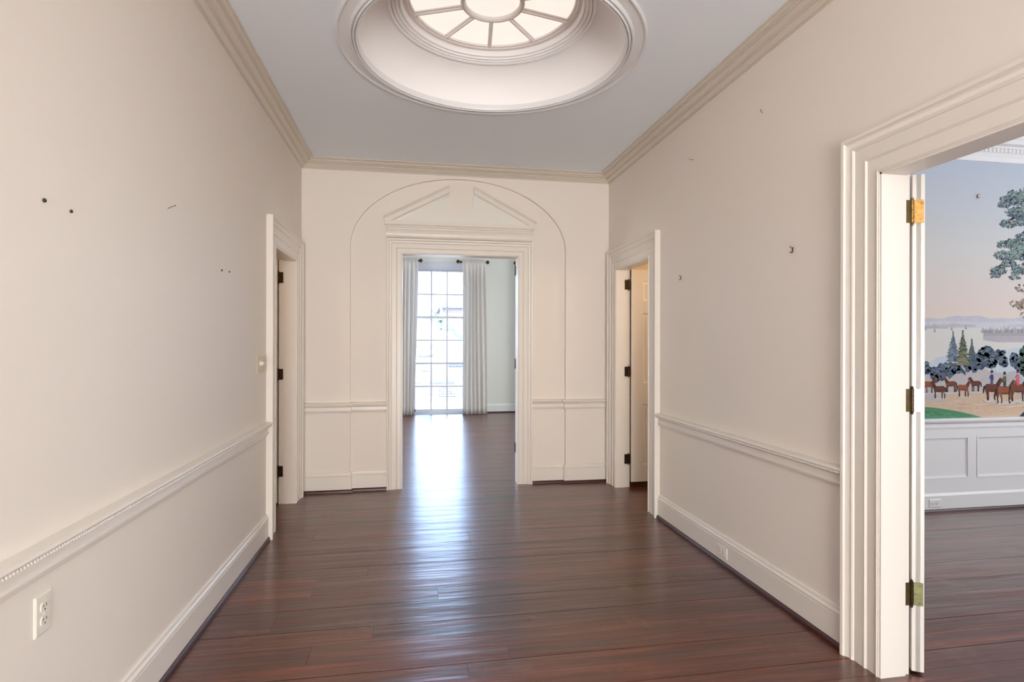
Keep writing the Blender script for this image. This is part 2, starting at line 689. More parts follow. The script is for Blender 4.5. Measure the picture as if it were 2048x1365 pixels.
# laylight
w = empty('window_2', (CX, CY, 3.44), 'round spoked skylight with glowing frosted panes above the hall', 'skylight', 'structure')
mb = MB()
mb.lathe((CX, CY, 3.45), [(0.0, 0.0), (0.25, 0), (0.535, 0.0)], 96)
mb.build('glazing', 'laylight', w, smooth=0, loc=(CX, CY, 3.45))
mb = MB()
mb.lathe((CX, CY, 3.445), [(0.530, 0.0), (0.530, -0.022), (0.505, -0.022), (0.500, -0.014), (0.490, -0.012), (0.487, 0.0)], 128)
mb.lathe((CX, CY, 3.445), [(0.190, 0.0), (0.190, -0.016), (0.184, -0.024), (0.170, -0.024), (0.162, -0.014), (0.160, 0.0)], 96)
for i in range(10):
    a = math.radians(84.8 + 36 * i)
    d = V((math.cos(a), math.sin(a), 0))
    s = V((-d.y, d.x, 0))
    o = V((CX, CY, 3.445))
    prf = [(-0.013, 0), (-0.013, -0.008), (-0.006, -0.012), (-0.005, -0.022), (0.005, -0.022), (0.006, -0.012), (0.013, -0.008), (0.013, 0)]
    vs = [o + d * r + s * q + V((0, 0, h)) for r in (0.185, 0.495) for q, h in prf]
    mb.add(vs, [(j, j + 1, 9 + j, 8 + j) for j in range(7)])
mb.build('sash', mat('skylight_sash_paint', (0.80, 0.74, 0.71), 0.5), w, smooth=30, loc=(CX, CY, 3.445))

# ------------------------------------------------------------------ crown, rails, skirting
CROWN = [(0.0, 3.062), (0.009, 3.062), (0.009, 3.070), (0.015, 3.070), (0.021, 3.075), (0.030, 3.083), (0.036, 3.091), (0.047, 3.091), (0.047, 3.100),
         (0.054, 3.101), (0.064, 3.105), (0.073, 3.111), (0.078, 3.116), (0.093, 3.116), (0.093, 3.128), (0.100, 3.129), (0.107, 3.133), (0.111, 3.137),
         (0.124, 3.137), (0.124, ZC), (0.0, ZC)]
mb = MB()
mb.sweep([(XL, YR, 0), (XL, YB, 0), (XR, YB, 0), (XR, YR, 0)], CROWN, (0, 0, 1), 1, closed=True)
st(mb, 'trim_3', mat('crown_shaded_paint', (0.64, 0.58, 0.50), 0.3), 'deep cream crown moulding running round the top of the hall', 'crown moulding', smooth=25)  # same paint as the trim, darkened: the moulding's shade is put into its colour

RAIL = [(0.0, 0.752), (0.010, 0.752), (0.012, 0.760), (0.019, 0.764), (0.021, 0.774), (0.015, 0.779), (0.014, 0.806), (0.020, 0.814),
        (0.030, 0.819), (0.033, 0.822), (0.033, 0.829), (0.042, 0.832), (0.045, 0.838), (0.043, 0.846), (0.036, 0.849), (0.022, 0.851), (0.0, 0.852)]
BASE = [(0.0, 0.026), (0.018, 0.026), (0.018, 0.146), (0.016, 0.150), (0.019, 0.155), (0.019, 0.162), (0.012, 0.172), (0.010, 0.184), (0.004, 0.190), (0.0, 0.190)]
SHOE = [(0.0, 0.0), (0.030, 0.0), (0.0295, 0.012), (0.026, 0.021), (0.020, 0.027), (0.012, 0.030), (0.0, 0.030)]


def runs(paths, prof, name, m, label, cat, beads=None, kind='structure', parent=None):
    mb = MB()
    for pth, sg in paths:
        mb.sweep(pth, prof, (0, 0, 1), sg)
    if beads:
        for x, y0, y1, z in beads:
            n = int((y1 - y0) / 0.0135)
            for i in range(n):
                mb.ball((x, y0 + (i + 0.5) * (y1 - y0) / n, z), 0.0062, 7, 5)
    o = mb.build(name, m, parent, smooth=25)
    if parent is None:
        tag(o, label, cat, kind)
    return o


CW = 0.19     # width of the side door casings
LF0, LF1 = LD[0] - CW, LD[1] + CW
RF0, RF1 = RD[0] - CW, RD[1] + CW
NF0, NF1 = ND[0] - CW, ND[1] + CW
CC0, CC1 = CD[0] - 0.142, CD[1] + 0.142
left_run = [([(XL, YR, 0), (XL, LF0, 0)], 1)]
right_run = [([(XR, NF1, 0), (XR, RF0, 0)], -1), ([(XR, YR, 0), (XR, NF0, 0)], -1)]
back_run = [([(XL, YB, 0), (CX - ARX, YB, 0), (CX - ARX, YN, 0), (CC0, YN, 0)], 1),
            ([(CC1, YN, 0), (CX + ARX, YN, 0), (CX + ARX, YB, 0), (XR, YB, 0)], 1)]
runs(left_run, RAIL, 'trim_4', 'trim', 'cream chair rail with a beaded edge along the left wall', 'chair rail', [(XL + 0.036, 0.2, LF0, 0.8255)])
runs(right_run, RAIL, 'trim_5', 'trim', 'cream chair rail along the right wall between the doorways', 'chair rail', [(XR - 0.036, NF1, RF0, 0.8255)])
runs(back_run, RAIL, 'trim_6', 'trim', 'short cream chair rails either side of the central doorway', 'chair rail')
for nm, rn, lab in (('left', left_run, 'tall cream skirting board along the foot of the left wall'),
                    ('right', right_run, 'tall cream skirting board along the foot of the right wall'),
                    ('back', back_run, 'short cream skirting boards either side of the central doorway')):
    b = runs(rn, BASE, 'baseboard_' + nm, 'trim', lab, 'skirting board')
    s = runs(rn, SHOE, 'shoe_moulding', 'shoe', '', '', parent=b)
    s['label'] = 'dark red-brown wooden shoe moulding'


# ------------------------------------------------------------------ door casings and jambs
def casing_profile(w, t=1.0):
    return [(0.0, 0.0), (0.0, 0.020 * t), (0.004 * w / 0.19, 0.024 * t), (0.010 * w / 0.19, 0.022 * t), (0.012 * w / 0.19, 0.017 * t), (0.062 * w / 0.19, 0.017 * t),
            (0.064 * w / 0.19, 0.021 * t), (0.069 * w / 0.19, 0.025 * t), (0.074 * w / 0.19, 0.022 * t), (0.128 * w / 0.19, 0.022 * t), (0.130 * w / 0.19, 0.027 * t),
            (0.137 * w / 0.19, 0.031 * t), (0.143 * w / 0.19, 0.028 * t), (0.156 * w / 0.19, 0.030 * t), (0.168 * w / 0.19, 0.037 * t), (0.172 * w / 0.19, 0.044 * t),
            (0.185 * w / 0.19, 0.046 * t), (w, 0.044 * t), (w, 0.0)]


def casing_x(mb, x, nx, y0, y1, zh, w=CW):
    mb.sweep([(x, y0, 0), (x, y0, zh), (x, y1, zh), (x, y1, 0)], casing_profile(w), (nx, 0, 0), -1 if nx > 0 else 1)


def jamb_x(mb, xa, xb, y0, y1, zh, stop):
    """lining of an opening through a wall of constant x; stop = (x from, x to) of the rebate step"""
    t = 0.004
    for a, b in ((y0, y0 + t), (y1 - t, y1)):
        mb.box(xa, xb, a, b, 0, zh)
    mb.box(xa, xb, y0, y1, zh - t, zh)
    sa, sb = stop
    q = 0.013
    mb.box(sa, sb, y0, y0 + q, 0, zh)
    mb.box(sa, sb, y1 - q, y1, 0, zh)
    mb.box(sa, sb, y0, y1, zh - q, zh)


mb = MB()
casing_x(mb, XL, 1, LD[0], LD[1], DH)
jamb_x(mb, XL - WT, XL + 0.02, LD[0], LD[1], DH, (XL - 0.087, XL + 0.015))
st(mb, 'trim_7', 'trim', 'moulded cream casing around the narrow doorway in the left wall', 'door casing', smooth=25)
mb = MB()
casing_x(mb, XR, -1, RD[0], RD[1], DH)
jamb_x(mb, XR - 0.02, XR + WT, RD[0], RD[1], DH, (XR - 0.015, XR + 0.075))
st(mb, 'trim_8', 'trim', 'moulded cream casing around the far doorway in the right wall', 'door casing', smooth=25)
mb = MB()
casing_x(mb, XR, -1, ND[0], ND[1], DH)
jamb_x(mb, XR - 0.02, XR + WT, ND[0], ND[1], DH, (XR - 0.017, XR + 0.104))
casing_x(mb, XR + WT, 1, ND[0], ND[1] + 0.02, DH)
st(mb, 'trim_9', 'trim', 'broad moulded cream casing around the wide opening at far right', 'door casing', smooth=25)

# centre doorway
mb = MB()
mb.sweep([(CD[0], YN, 0), (CD[0], YN, CD[2]), (CD[1], YN, CD[2]), (CD[1], YN, 0)], casing_profile(0.142, 0.95), (0, -1, 0), -1)
for a, b in ((CD[0], CD[0] + 0.004), (CD[1] - 0.004, CD[1])):
    mb.box(a, b, YN - 0.018, YN + WT, 0, CD[2])
mb.box(CD[0], CD[1], YN - 0.018, YN + WT, CD[2] - 0.004, CD[2])
mb.sweep([(CD[0], YN + WT, 0), (CD[0], YN + WT, CD[2]), (CD[1], YN + WT, CD[2]), (CD[1], YN + WT, 0)], casing_profile(0.142, 0.95), (0, 1, 0), 1)
st(mb, 'trim_10', 'trim', 'moulded cream casing around the central doorway to the garden room', 'door casing', smooth=25)


# broken pediment over it
def pediment():
    root = empty('trim_11', (CX, YN, 2.43), 'broken triangular pediment above the central doorway', 'pediment', 'structure')
    y = YN
    hw = 0.704                        # half width of the frieze
    # pulvinated frieze and cornice: profile of (depth out of wall, height)
    frieze = [(0.0, 2.432)]
    for i in range(9):
        a = -PI / 2 + PI * i / 8
        frieze.append((0.026 + 0.024 * math.cos(a), 2.484 + 0.044 * math.sin(a)))
    frieze += [(0.0, 2.528)]
    mb = MB()

    def extrude(mb, prof, ret=True):
        n = len(prof)
        vs = []
        for s in (-1, 1):
            vs += [V((CX + s * (hw + (d - 0.026 if ret else 0)), y - d, z)) for d, z in prof]
        fs = [(i, i + 1, n + i + 1, n + i) for i in range(n - 1)]
        mb.add(vs, fs)
        for s, o in ((-1, 0), (1, n)):       # returns back to the wall
            vs2 = [V((CX + s * (hw + d - 0.026), y, z)) for d, z in prof]
            mb.add(vs[o:o + n] + vs2, [(i, i + 1, n + i + 1, n + i) for i in range(n - 1)])
    extrude(mb, frieze)
    mb.build('frieze', 'trim', root, smooth=30, loc=(CX, y, 2.48))
    mb = MB()
    cornice = [(0.0, 2.528), (0.030, 2.528), (0.031, 2.536), (0.040, 2.540), (0.046, 2.550), (0.050, 2.560), (0.056, 2.564), (0.060, 2.566), (0.060, 2.602), (0.0, 2.604)]
    extrude(mb, cornice)
    mb.build('cornice', 'trim', root, smooth=25, loc=(CX, y, 2.56))
    # raking cornices
    zb = 2.600
    tip, tz, pk, pz = -0.750, 2.642, -0.122, 2.968
    al = math.atan2(pz - tz, pk - tip)
    rake = [(0.0, 0.0), (0.070, 0.0), (0.072, 0.008), (0.062, 0.014), (0.058, 0.022), (0.050, 0.024), (0.050, 0.062), (0.040, 0.066), (0.036, 0.074),
            (0.028, 0.076), (0.026, 0.088), (0.020, 0.092), (0.0, 0.094)]
    for s in (1, -1):
        mb = MB()
        lo, hi = [], []
        for d, t in rake:
            def zline(x):
                return tz + (x - tip) * math.tan(al) - t / math.cos(al)
            xs = tip if zline(tip) > zb else tip + (zb - zline(tip)) / math.tan(al)
            lo.append(V((CX + s * xs, y - d, zline(xs))))
            hi.append(V((CX + s * pk, y - d, zline(pk))))
        n = len(rake)
        mb.add(lo + hi, [(i, i + 1, n + i + 1, n + i) for i in range(n - 1)] + [tuple(range(n)), tuple(range(2 * n - 1, n - 1, -1))])
        mb.prism([(tip + 0.005, zb), (tip + 0.09, zb), (tip + 0.005, tz)], (CX, y, 0), (s, 0, 0), (0, 0, 1), (0, -0.055, 0))
        o = mb.build('raking_cornice', 'trim', root, smooth=25, loc=(CX + s * 0.4, y, 2.8))
    # tympanum with the round-bottomed cut for an ornament
    off = 0.090 / math.cos(al)
    mb = MB()
    for s in (1, -1):
        r, ub = 0.108, 2.680
        poly = [(tip + 0.04, zb - 0.01)]
        poly.append((tip + 0.04, max(zb - 0.01, tz + 0.04 * math.tan(al) - off)))
        poly.append((-r, tz + (-r - tip) * math.tan(al) - off))
        poly += [(-r * math.cos(a), ub + r - r * math.sin(a)) for a in [PI / 2 * i / 14 for i in range(15)]]
        poly.append((0.0, zb - 0.01))
        mb.prism(poly, (CX, y, 0), (s, 0, 0), (0, 0, 1), (0, -0.022, 0))
    mb.build('tympanum', 'tympanum', root, smooth=25, loc=(CX, y, 2.7))


pediment()


# ------------------------------------------------------------------ doors
def hinge(parent, T, m, size=0.10, knuckle_r=0.0075, leaf_a=0.034, leaf_b=0.034, ang=PI / 2):
    """T maps hinge space: knuckle along z at the origin, one leaf along -x lying in plane y=0, other leaf turned by ang"""
    mb = MB()
    h = size / 2
    mb.cur = 1
    mb.box(-leaf_a, -0.004, -0.001, 0.0025, -h, h)
    for dx, dz in ((0.3, 0.36), (0.75, 0.0), (0.3, -0.36)):
        mb.lathe((-leaf_a * (1 - dx) - 0.002, -0.001, dz * size), [(0.0, -0.0012), (0.0035, -0.0012), (0.0045, 0.0)], 10, axis='Y')
    mb.cur = 0
    R = Matrix.Rotation(ang, 4, 'Z')
    n0 = len(mb.v)
    mb.box(0.004, leaf_b, -0.001, 0.0025, -h, h)
    for dx, dz in ((0.3, 0.36), (0.75, 0.0), (0.3, -0.36)):
        mb.lathe((leaf_b * (1 - dx) + 0.002, -0.001, dz * size), [(0.0, -0.0012), (0.0035, -0.0012), (0.0045, 0.0)], 10, axis='Y')
    mb.v[n0:] = [tuple(R @ V(q)) for q in mb.v[n0:]]
    mb.v = [tuple(T @ V(q)) for q in mb.v]
    c = T.translation
    o = mb.build('hinge', [m, 'dark_brass' if m == 'dark_brass' else 'olive_brass'], parent, smooth=30, loc=c)
    kb = MB()
    for i in range(5):
        kb.tube((0, 0, -h + i * size / 5 + 0.0006), (0, 0, -h + (i + 1) * size / 5 - 0.0006), knuckle_r, seg=14)
    kb.tube((0, 0, -h - 0.004), (0, 0, -h), knuckle_r * 0.6, knuckle_r, 12)
    kb.tube((0, 0, h), (0, 0, h + 0.004), knuckle_r, knuckle_r * 0.6, 12)
    kb.ball((0, 0, h + 0.006), knuckle_r * 0.8, 10, 6)
    kb.ball((0, 0, -h - 0.006), knuckle_r * 0.8, 10, 6)
    kb.v = [tuple(T @ V(q)) for q in kb.v]
    kb.build('knuckle', m, o, smooth=30, loc=c)
    return o


def door_leaf(root, T, w, h, z0, m, knob=True):
    """six-panelled slab in local space: hinge edge at x=0, thickness y 0..0.045, height z0..h"""
    mb = MB()
    st_w, mid_w = 0.115, 0.10
    rows = [(0.215, 0.825), (1.02, 1.725), (1.83, 2.045)]
    mb.box(0, w, 0.014, 0.031, z0, h, T=T)
    cx0, cx1 = st_w, w - st_w
    xm0, xm1 = w / 2 - mid_w / 2, w / 2 + mid_w / 2
    for a, b in ((0, st_w), (cx1, w)):
        mb.box(a, b, 0, 0.045, z0, h, T=T)
    mb.box(xm0, xm1, 0, 0.045, z0, h, T=T)
    zs = [z0] + [q for r in rows for q in r] + [h]
    for i in range(0, len(zs), 2):
        mb.box(cx0, cx1, 0, 0.045, zs[i], zs[i + 1], T=T)
    mb.build('slab', m, root, smooth=25, loc=T.translation)
    for za, zb in rows:
        for xa, xb in ((cx0, xm0), (xm1, cx1)):
            pb = MB()
            for ya, sgn in ((0.014, -1), (0.031, 1)):
                # sticking moulding
                pr = [(0.0, 0.010), (0.006, 0.012), (0.010, 0.006), (0.018, 0.003), (0.024, 0.0)]
                path = [T @ V((xa, ya, za)), T @ V((xb, ya, za)), T @ V((xb, ya, zb)), T @ V((xa, ya, zb))]
                nn = (T.to_3x3() @ V((0, sgn, 0))).normalized()
                pb.sweep(path, pr, nn, 1 if sgn > 0 else -1, closed=True) if False else None
                inner = [(0.0, 0.012), (0.008, 0.012), (0.014, 0.005), (0.040, 0.0015), (0.042, 0.007)]
                rects = []
                for q, d in inner:
                    rects.append([T @ V((x, ya + sgn * d, z)) for x, z in ((xa + q, za + q), (xb - q, za + q), (xb - q, zb - q), (xa + q, zb - q))])
                vs = [p for r in rects for p in r]
                fs = []
                for i in range(len(rects) - 1):
                    for j in range(4):
                        k = (j + 1) % 4
                        fs.append((i * 4 + j, i * 4 + k, i * 4 + 4 + k, i * 4 + 4 + j))
                e = (len(rects) - 1) * 4
                fs.append((e, e + 1, e + 2, e + 3))
                pb.add(vs, fs)
            pb.build('panel', m, root, smooth=25, loc=T @ V(((xa + xb) / 2, 0.02, (za + zb) / 2)))
    if knob:
        kb = MB()
        for sgn, yy in ((-1, 0.0), (1, 0.045)):
            c = T @ V((w - 0.06, yy, 0.98))
            d = (T.to_3x3() @ V((0, sgn, 0))).normalized()
            kb.tube(c, c + d * 0.006, 0.028, 0.026, 20)
            kb.tube(c, c + d * 0.045, 0.009, seg=12)
            kb.ball(c + d * 0.052, 0.024, 16, 10)
        kb.build('knob', 'brass', root, loc=T @ V((w - 0.06, 0.02, 0.98)))


def Tm(loc, ang):
    return Matrix.Translation(loc) @ Matrix.Rotation(ang, 4, 'Z')


# dining room door, swung right back so that its hinge edge shows
d1 = empty('door_1', (XR + WT + 0.010, ND[1] - 0.003, 0), 'cream door opened back into the dining room, three brass hinges on its edge', 'door', 'structure')
M['door_dining'] = mat('door_white_paint', (0.77, 0.74, 0.70), 0.35)
piv = V((XR + WT + 0.015, ND[1] - 0.004, 0))
op = math.radians(150)
# closed, the leaf runs along -y from the pivot with its dining face on the pivot side
Tc = Tm(piv, -PI / 2 + op) @ Matrix.Translation((0.003, -0.045, 0))
door_leaf(d1, Tc, 0.66, DH - 0.006, 0.012, 'door_dining')
for z, mm in ((1.99, 'brass'), (1.178, 'pale_brass'), (0.346, 'verdigris')):
    T = Matrix.Translation((piv.x - 0.002, piv.y, z))
    o = hinge(d1, T, mm, 0.098, leaf_a=0.040, leaf_b=0.042, ang=-PI / 2 + op - PI / 2)
    o['label'] = {'brass': 'bright brass butt hinge at the top', 'pale_brass': 'paint-flecked pale hinge in the middle', 'verdigris': 'green-stained brass hinge at the bottom'}[mm]
    if mm != 'brass':
        o.children[0].data.materials[0] = M['dark_brass']

# far right door, standing at right angles into the side room
d2 = empty('door_2', (XR + WT, RD[1], 0), 'six-panel cream door standing open behind the far right doorway', 'door', 'structure')
T2 = Matrix.Translation((XR + WT + 0.007, RD[1] - 0.028, 0))
door_leaf(d2, T2, 0.78, DH - 0.006, 0.055, 'trim')
for z in (2.0, 1.143, 0.28):
    T = Matrix.Translation((XR + 0.113, RD[1] - 0.016, z))
    o = hinge(d2, T, 'dark_brass', 0.094, leaf_a=0.040, leaf_b=0.020, ang=0)

# left door, same arrangement mirrored
d3 = empty('door_3', (XL - WT, LD[1], 0), 'cream door standing open behind the narrow left doorway', 'door', 'structure')
T3 = Matrix.Translation((XL - WT - 0.008, LD[1] + 0.022, 0)) @ Matrix.Rotation(PI, 4, 'Z')
door_leaf(d3, T3, 0.75, DH - 0.006, 0.012, 'trim')
for z in (1.995, 1.143, 0.288):
    T = Matrix.Translation((XL - WT - 0.002, LD[1] - 0.016, z)) @ Matrix.Rotation(PI, 4, 'Z') @ Matrix.Diagonal((1, -1, 1, 1))
    hinge(d3, T, 'dark_brass', 0.094, leaf_a=0.040, leaf_b=0.016, ang=0)

# right leaf of the garden room doors, folded back against the garden room side
d4 = empty('door_4', (CD[1], YN + WT, 0), 'door leaf folded back beyond the right edge of the central doorway', 'door', 'structure')
T4 = Matrix.Translation((CD[1] + 0.05, YN + WT + 0.052, 0))
door_leaf(d4, T4, 0.56, CD[2] - 0.006, 0.012, 'green_trim')
for z in (2.17, 1.21, 0.345):
    T = Matrix.Translation((CD[1] - 0.003, YN + WT + 0.012, z)) @ Matrix.Rotation(-PI / 2, 4, 'Z') @ Matrix.Rotation(PI, 4, 'Z')
    hinge(d4, T, 'dark_brass', 0.094, leaf_a=0.045, leaf_b=0.040, ang=-PI / 2)


# ------------------------------------------------------------------ small things on the walls
def frame_x(x, nx, y, z):
    """local frame on a wall of constant x: local x along the wall, local y out of it, local z up"""
    if nx > 0:
        return Matrix(((0, 1, 0, x), (-1, 0, 0, y), (0, 0, 1, z), (0, 0, 0, 1)))
    return Matrix(((0, -1, 0, x), (1, 0, 0, y), (0, 0, 1, z), (0, 0, 0, 1)))


def frame_y(y, x, z):
    return Matrix(((-1, 0, 0, x), (0, -1, 0, y), (0, 0, 1, z), (0, 0, 0, 1)))


def plate_mesh(T, w, h, d=0.0055):
    mb = MB()
    b = 0.005
    o = [(-w / 2, -h / 2), (w / 2, -h / 2), (w / 2, h / 2), (-w / 2, h / 2)]
    i = [(-w / 2 + b, -h / 2 + b), (w / 2 - b, -h / 2 + b), (w / 2 - b, h / 2 - b), (-w / 2 + b, h / 2 - b)]
    vs = [T @ V((a, 0, c)) for a, c in o] + [T @ V((a, d * 0.5, c)) for a, c in o] + [T @ V((a, d, c)) for a, c in i]
    fs = [(k, (k + 1) % 4, 4 + (k + 1) % 4, 4 + k) for k in range(4)] + [(4 + k, 4 + (k + 1) % 4, 8 + (k + 1) % 4, 8 + k) for k in range(4)] + [(8, 9, 10, 11)]
    mb.add(vs, fs)
    return mb


def outlet(name, T, label, w=0.073, h=0.116, m='ivory', horizontal=False):
    R = T @ Matrix.Rotation(PI / 2, 4, 'Y') if horizontal else T
    root = empty(name, T.translation, label, 'outlet')
    plate_mesh(R, w, h).build('cover_plate', m, root, smooth=25, loc=T.translation)
    for s in (1, -1):
        mb = MB()
        k = 20
        pts = []
        for i in range(k):
            a = 2 * PI * i / k
            pts.append((0.0172 * math.cos(a), max(-0.0135, min(0.0135, 0.0172 * math.sin(a)))))
        mb.prism(pts, R @ V((0, 0.005, s * 0.0195)), R.to_3x3() @ V((1, 0, 0)), R.to_3x3() @ V((0, 0, 1)), R.to_3x3() @ V((0, 0.003, 0)))
        rec = mb.build('receptacle', m, root, smooth=25, loc=R @ V((0, 0.006, s * 0.0195)))
        sl = MB()
        for x, hh in ((-0.0065, 0.0085), (0.0065, 0.0070)):
            sl.box(x - 0.0012, x + 0.0012, 0.0075, 0.0084, s * 0.0195 + 0.004 - hh / 2, s * 0.0195 + 0.004 + hh / 2, T=R)
        sl.tube(R @ V((0, 0.0075, s * 0.0195 - 0.0075)), R @ V((0, 0.0084, s * 0.0195 - 0.0075)), 0.0026, seg=10)
        sl.build('slot', 'slot', rec, loc=R @ V((0, 0.008, s * 0.0195)))
    sc = MB()
    sc.lathe((0, 0.0055, 0), [(0.0032, 0.0), (0.0028, 0.001), (0.0, 0.0013)], 12, axis='Y')
    sc.v = [tuple(R @ V(q)) for q in sc.v]
    sc.build('screw', m, root, loc=T.translation)
    return root


outlet('electrical_outlet', frame_x(XL, 1, 1.8215, 0.643), 'large ivory duplex outlet on the lower left wall below the chair rail')
outlet('electrical_outlet', frame_x(XR - 0.018, -1, 3.338, 0.086), 'cream outlet set sideways in the right skirting board', 0.070, 0.114, 'trim', True)
outlet('electrical_outlet', frame_x(XL, 1, 4.228, 1.272), 'beige outlet beside the dimmer knob, next to the left door casing', 0.085, 0.122, 'beige_plastic')
sw = empty('dimmer_switch', (XL, 4.10, 1.272), 'beige dimmer switch plate with a round knob on the left wall', 'switch')
T = frame_x(XL, 1, 4.108, 1.272)
plate_mesh(T, 0.118, 0.122).build('cover_plate', 'beige_plastic', sw, smooth=25, loc=T.translation)
mb = MB()
mb.lathe((0.0, 0.005, 0.006), [(0.0215, 0.0), (0.021, 0.006), (0.017, 0.008), (0.0155, 0.022), (0.013, 0.025), (0.0, 0.026)], 20, axis='Y')
mb.v = [tuple(T @ V(q)) for q in mb.v]
mb.build('knob', 'ivory', sw, loc=T @ V((0, 0.01, 0.006)))


def nail(T, label, length=0.022, tilt=0.35, yaw=0.0, r=0.0013, cap=0.0, m='nail', group=None):
    root_m = T
    mb = MB()
    d = V((math.sin(yaw), math.cos(yaw), math.sin(tilt))).normalized()
    a = V((0, -0.003, 0))
    mb.tube(a, a + d * length, r, seg=8)
    mb.tube(a + d * length, a + d * (length + 0.0014), r * 2.0, seg=10)
    if cap:
        mb.ball((0, cap * 0.55, 0), cap, 14, 9, sc=(1, 0.7, 1))
    mb.v = [tuple(T @ V(q)) for q in mb.v]
    o = mb.build('nail', m, loc=T.translation)
    return tag(o, label, 'nail', group=group)


nail(frame_x(XL, 1, 1.824, 1.828), 'black round-headed nail farther from the doors, larger of the pair on the left wall', cap=0.0062, m='black', length=0.004)
nail(frame_x(XL, 1, 1.953, 1.826), 'black round-headed nail just right of the larger one on the left wall', cap=0.0056, m='black', length=0.004)
nail(frame_x(XL, 1, 2.652, 1.998), 'single thin bare nail slanting upward, alone in the middle of the left wall', length=0.045, tilt=0.25, yaw=0.45, r=0.0014)
nail(frame_x(XL, 1, 3.336, 1.819), 'tiny black nail head near the left doorway, first of a close pair', cap=0.0054, m='black', length=0.004)
nail(frame_x(XL, 1, 3.464, 1.827), 'tiny black nail head nearest the left door casing', cap=0.0048, m='black', length=0.004)
nail(frame_x(XR, -1, 2.955, 2.749), 'thin bare nail high on the right wall, nearer the wide opening', length=0.045, tilt=0.05, yaw=-0.75, r=0.0016)
nail(frame_x(XR, -1, 3.758, 2.735), 'thin bare nail high on the right wall near the crown moulding corner', length=0.040, tilt=0.35, yaw=0.75, r=0.0016)


def hook(T, label, s=1.0, m='nail'):
    root = empty('picture_hook', T.translation, label, 'picture hook')
    mb = MB()
    pts = [(0, 0.002, 0.012), (0, 0.003, -0.008), (0, 0.006, -0.013), (0, 0.012, -0.014), (0, 0.015, -0.009)]
    pts = [V(p) * s for p in pts]
    for a, b in zip(pts, pts[1:]):
        d = (b - a)
        n = V((1, 0, 0)).cross(d).normalized() * 0.0012 * s
        vs = [q + V((x * 0.0035 * s, 0, 0)) + n * k for q in (a, b) for x in (-1, 1) for k in (-1, 1)]
        mb.add(vs, [(0, 1, 3, 2), (4, 6, 7, 5), (0, 4, 5, 1), (2, 3, 7, 6), (0, 2, 6, 4), (1, 5, 7, 3)])
    mb.v = [tuple(T @ V(q)) for q in mb.v]
    mb.build('hook', m, root, loc=T.translation)
    nb = MB()
    nb.tube(V((0, -0.002, 0.006)) * s, V((0, 0.014, 0.014)) * s, 0.0013 * s, seg=8)
    nb.tube(V((0, 0.014, 0.014)) * s, V((0, 0.0155, 0.0147)) * s, 0.0032 * s, seg=10)
    nb.v = [tuple(T @ V(q)) for q in nb.v]
    nb.build('nail', m, root, loc=T.translation)
    return root


hook(frame_x(XR, -1, 2.683, 1.916), 'dark picture hook on the right wall, the larger one nearer the dining room', 1.15)
hook(frame_x(XR, -1, 3.954, 1.914), 'small picture hook on the right wall beside the far door casing', 1.15)
hook(frame_y(4.098, 4.757, 2.690), 'small brass hook on the sky of the dining room mural', 1.25, 'brass')

# ------------------------------------------------------------------ dining room
DY = 4.10
mb = MB()
mb.box(XR + WT, 7.5, DY, DY + 0.15, 0, ZT)
st(mb, 'wall_dining_back', 'cool_trim', 'dining room wall behind the mural', 'wall', smooth=0)
mb = MB()
mb.box(7.5, 7.6, -2.9, DY + 0.15, 0, ZT)
mb.box(XR + WT, 7.6, -3.0, -2.9, 0, ZT)
st(mb, 'wall_dining_side', 'cool_trim', 'pale walls of the dining room beyond the view', 'wall', smooth=0)
mb = MB()
mb.box(XR + WT, 7.6, -3.0, DY + 0.15, 3.29, 3.35)
st(mb, 'ceiling_dining', 'ceil', 'white ceiling of the dining room', 'ceiling', smooth=0)


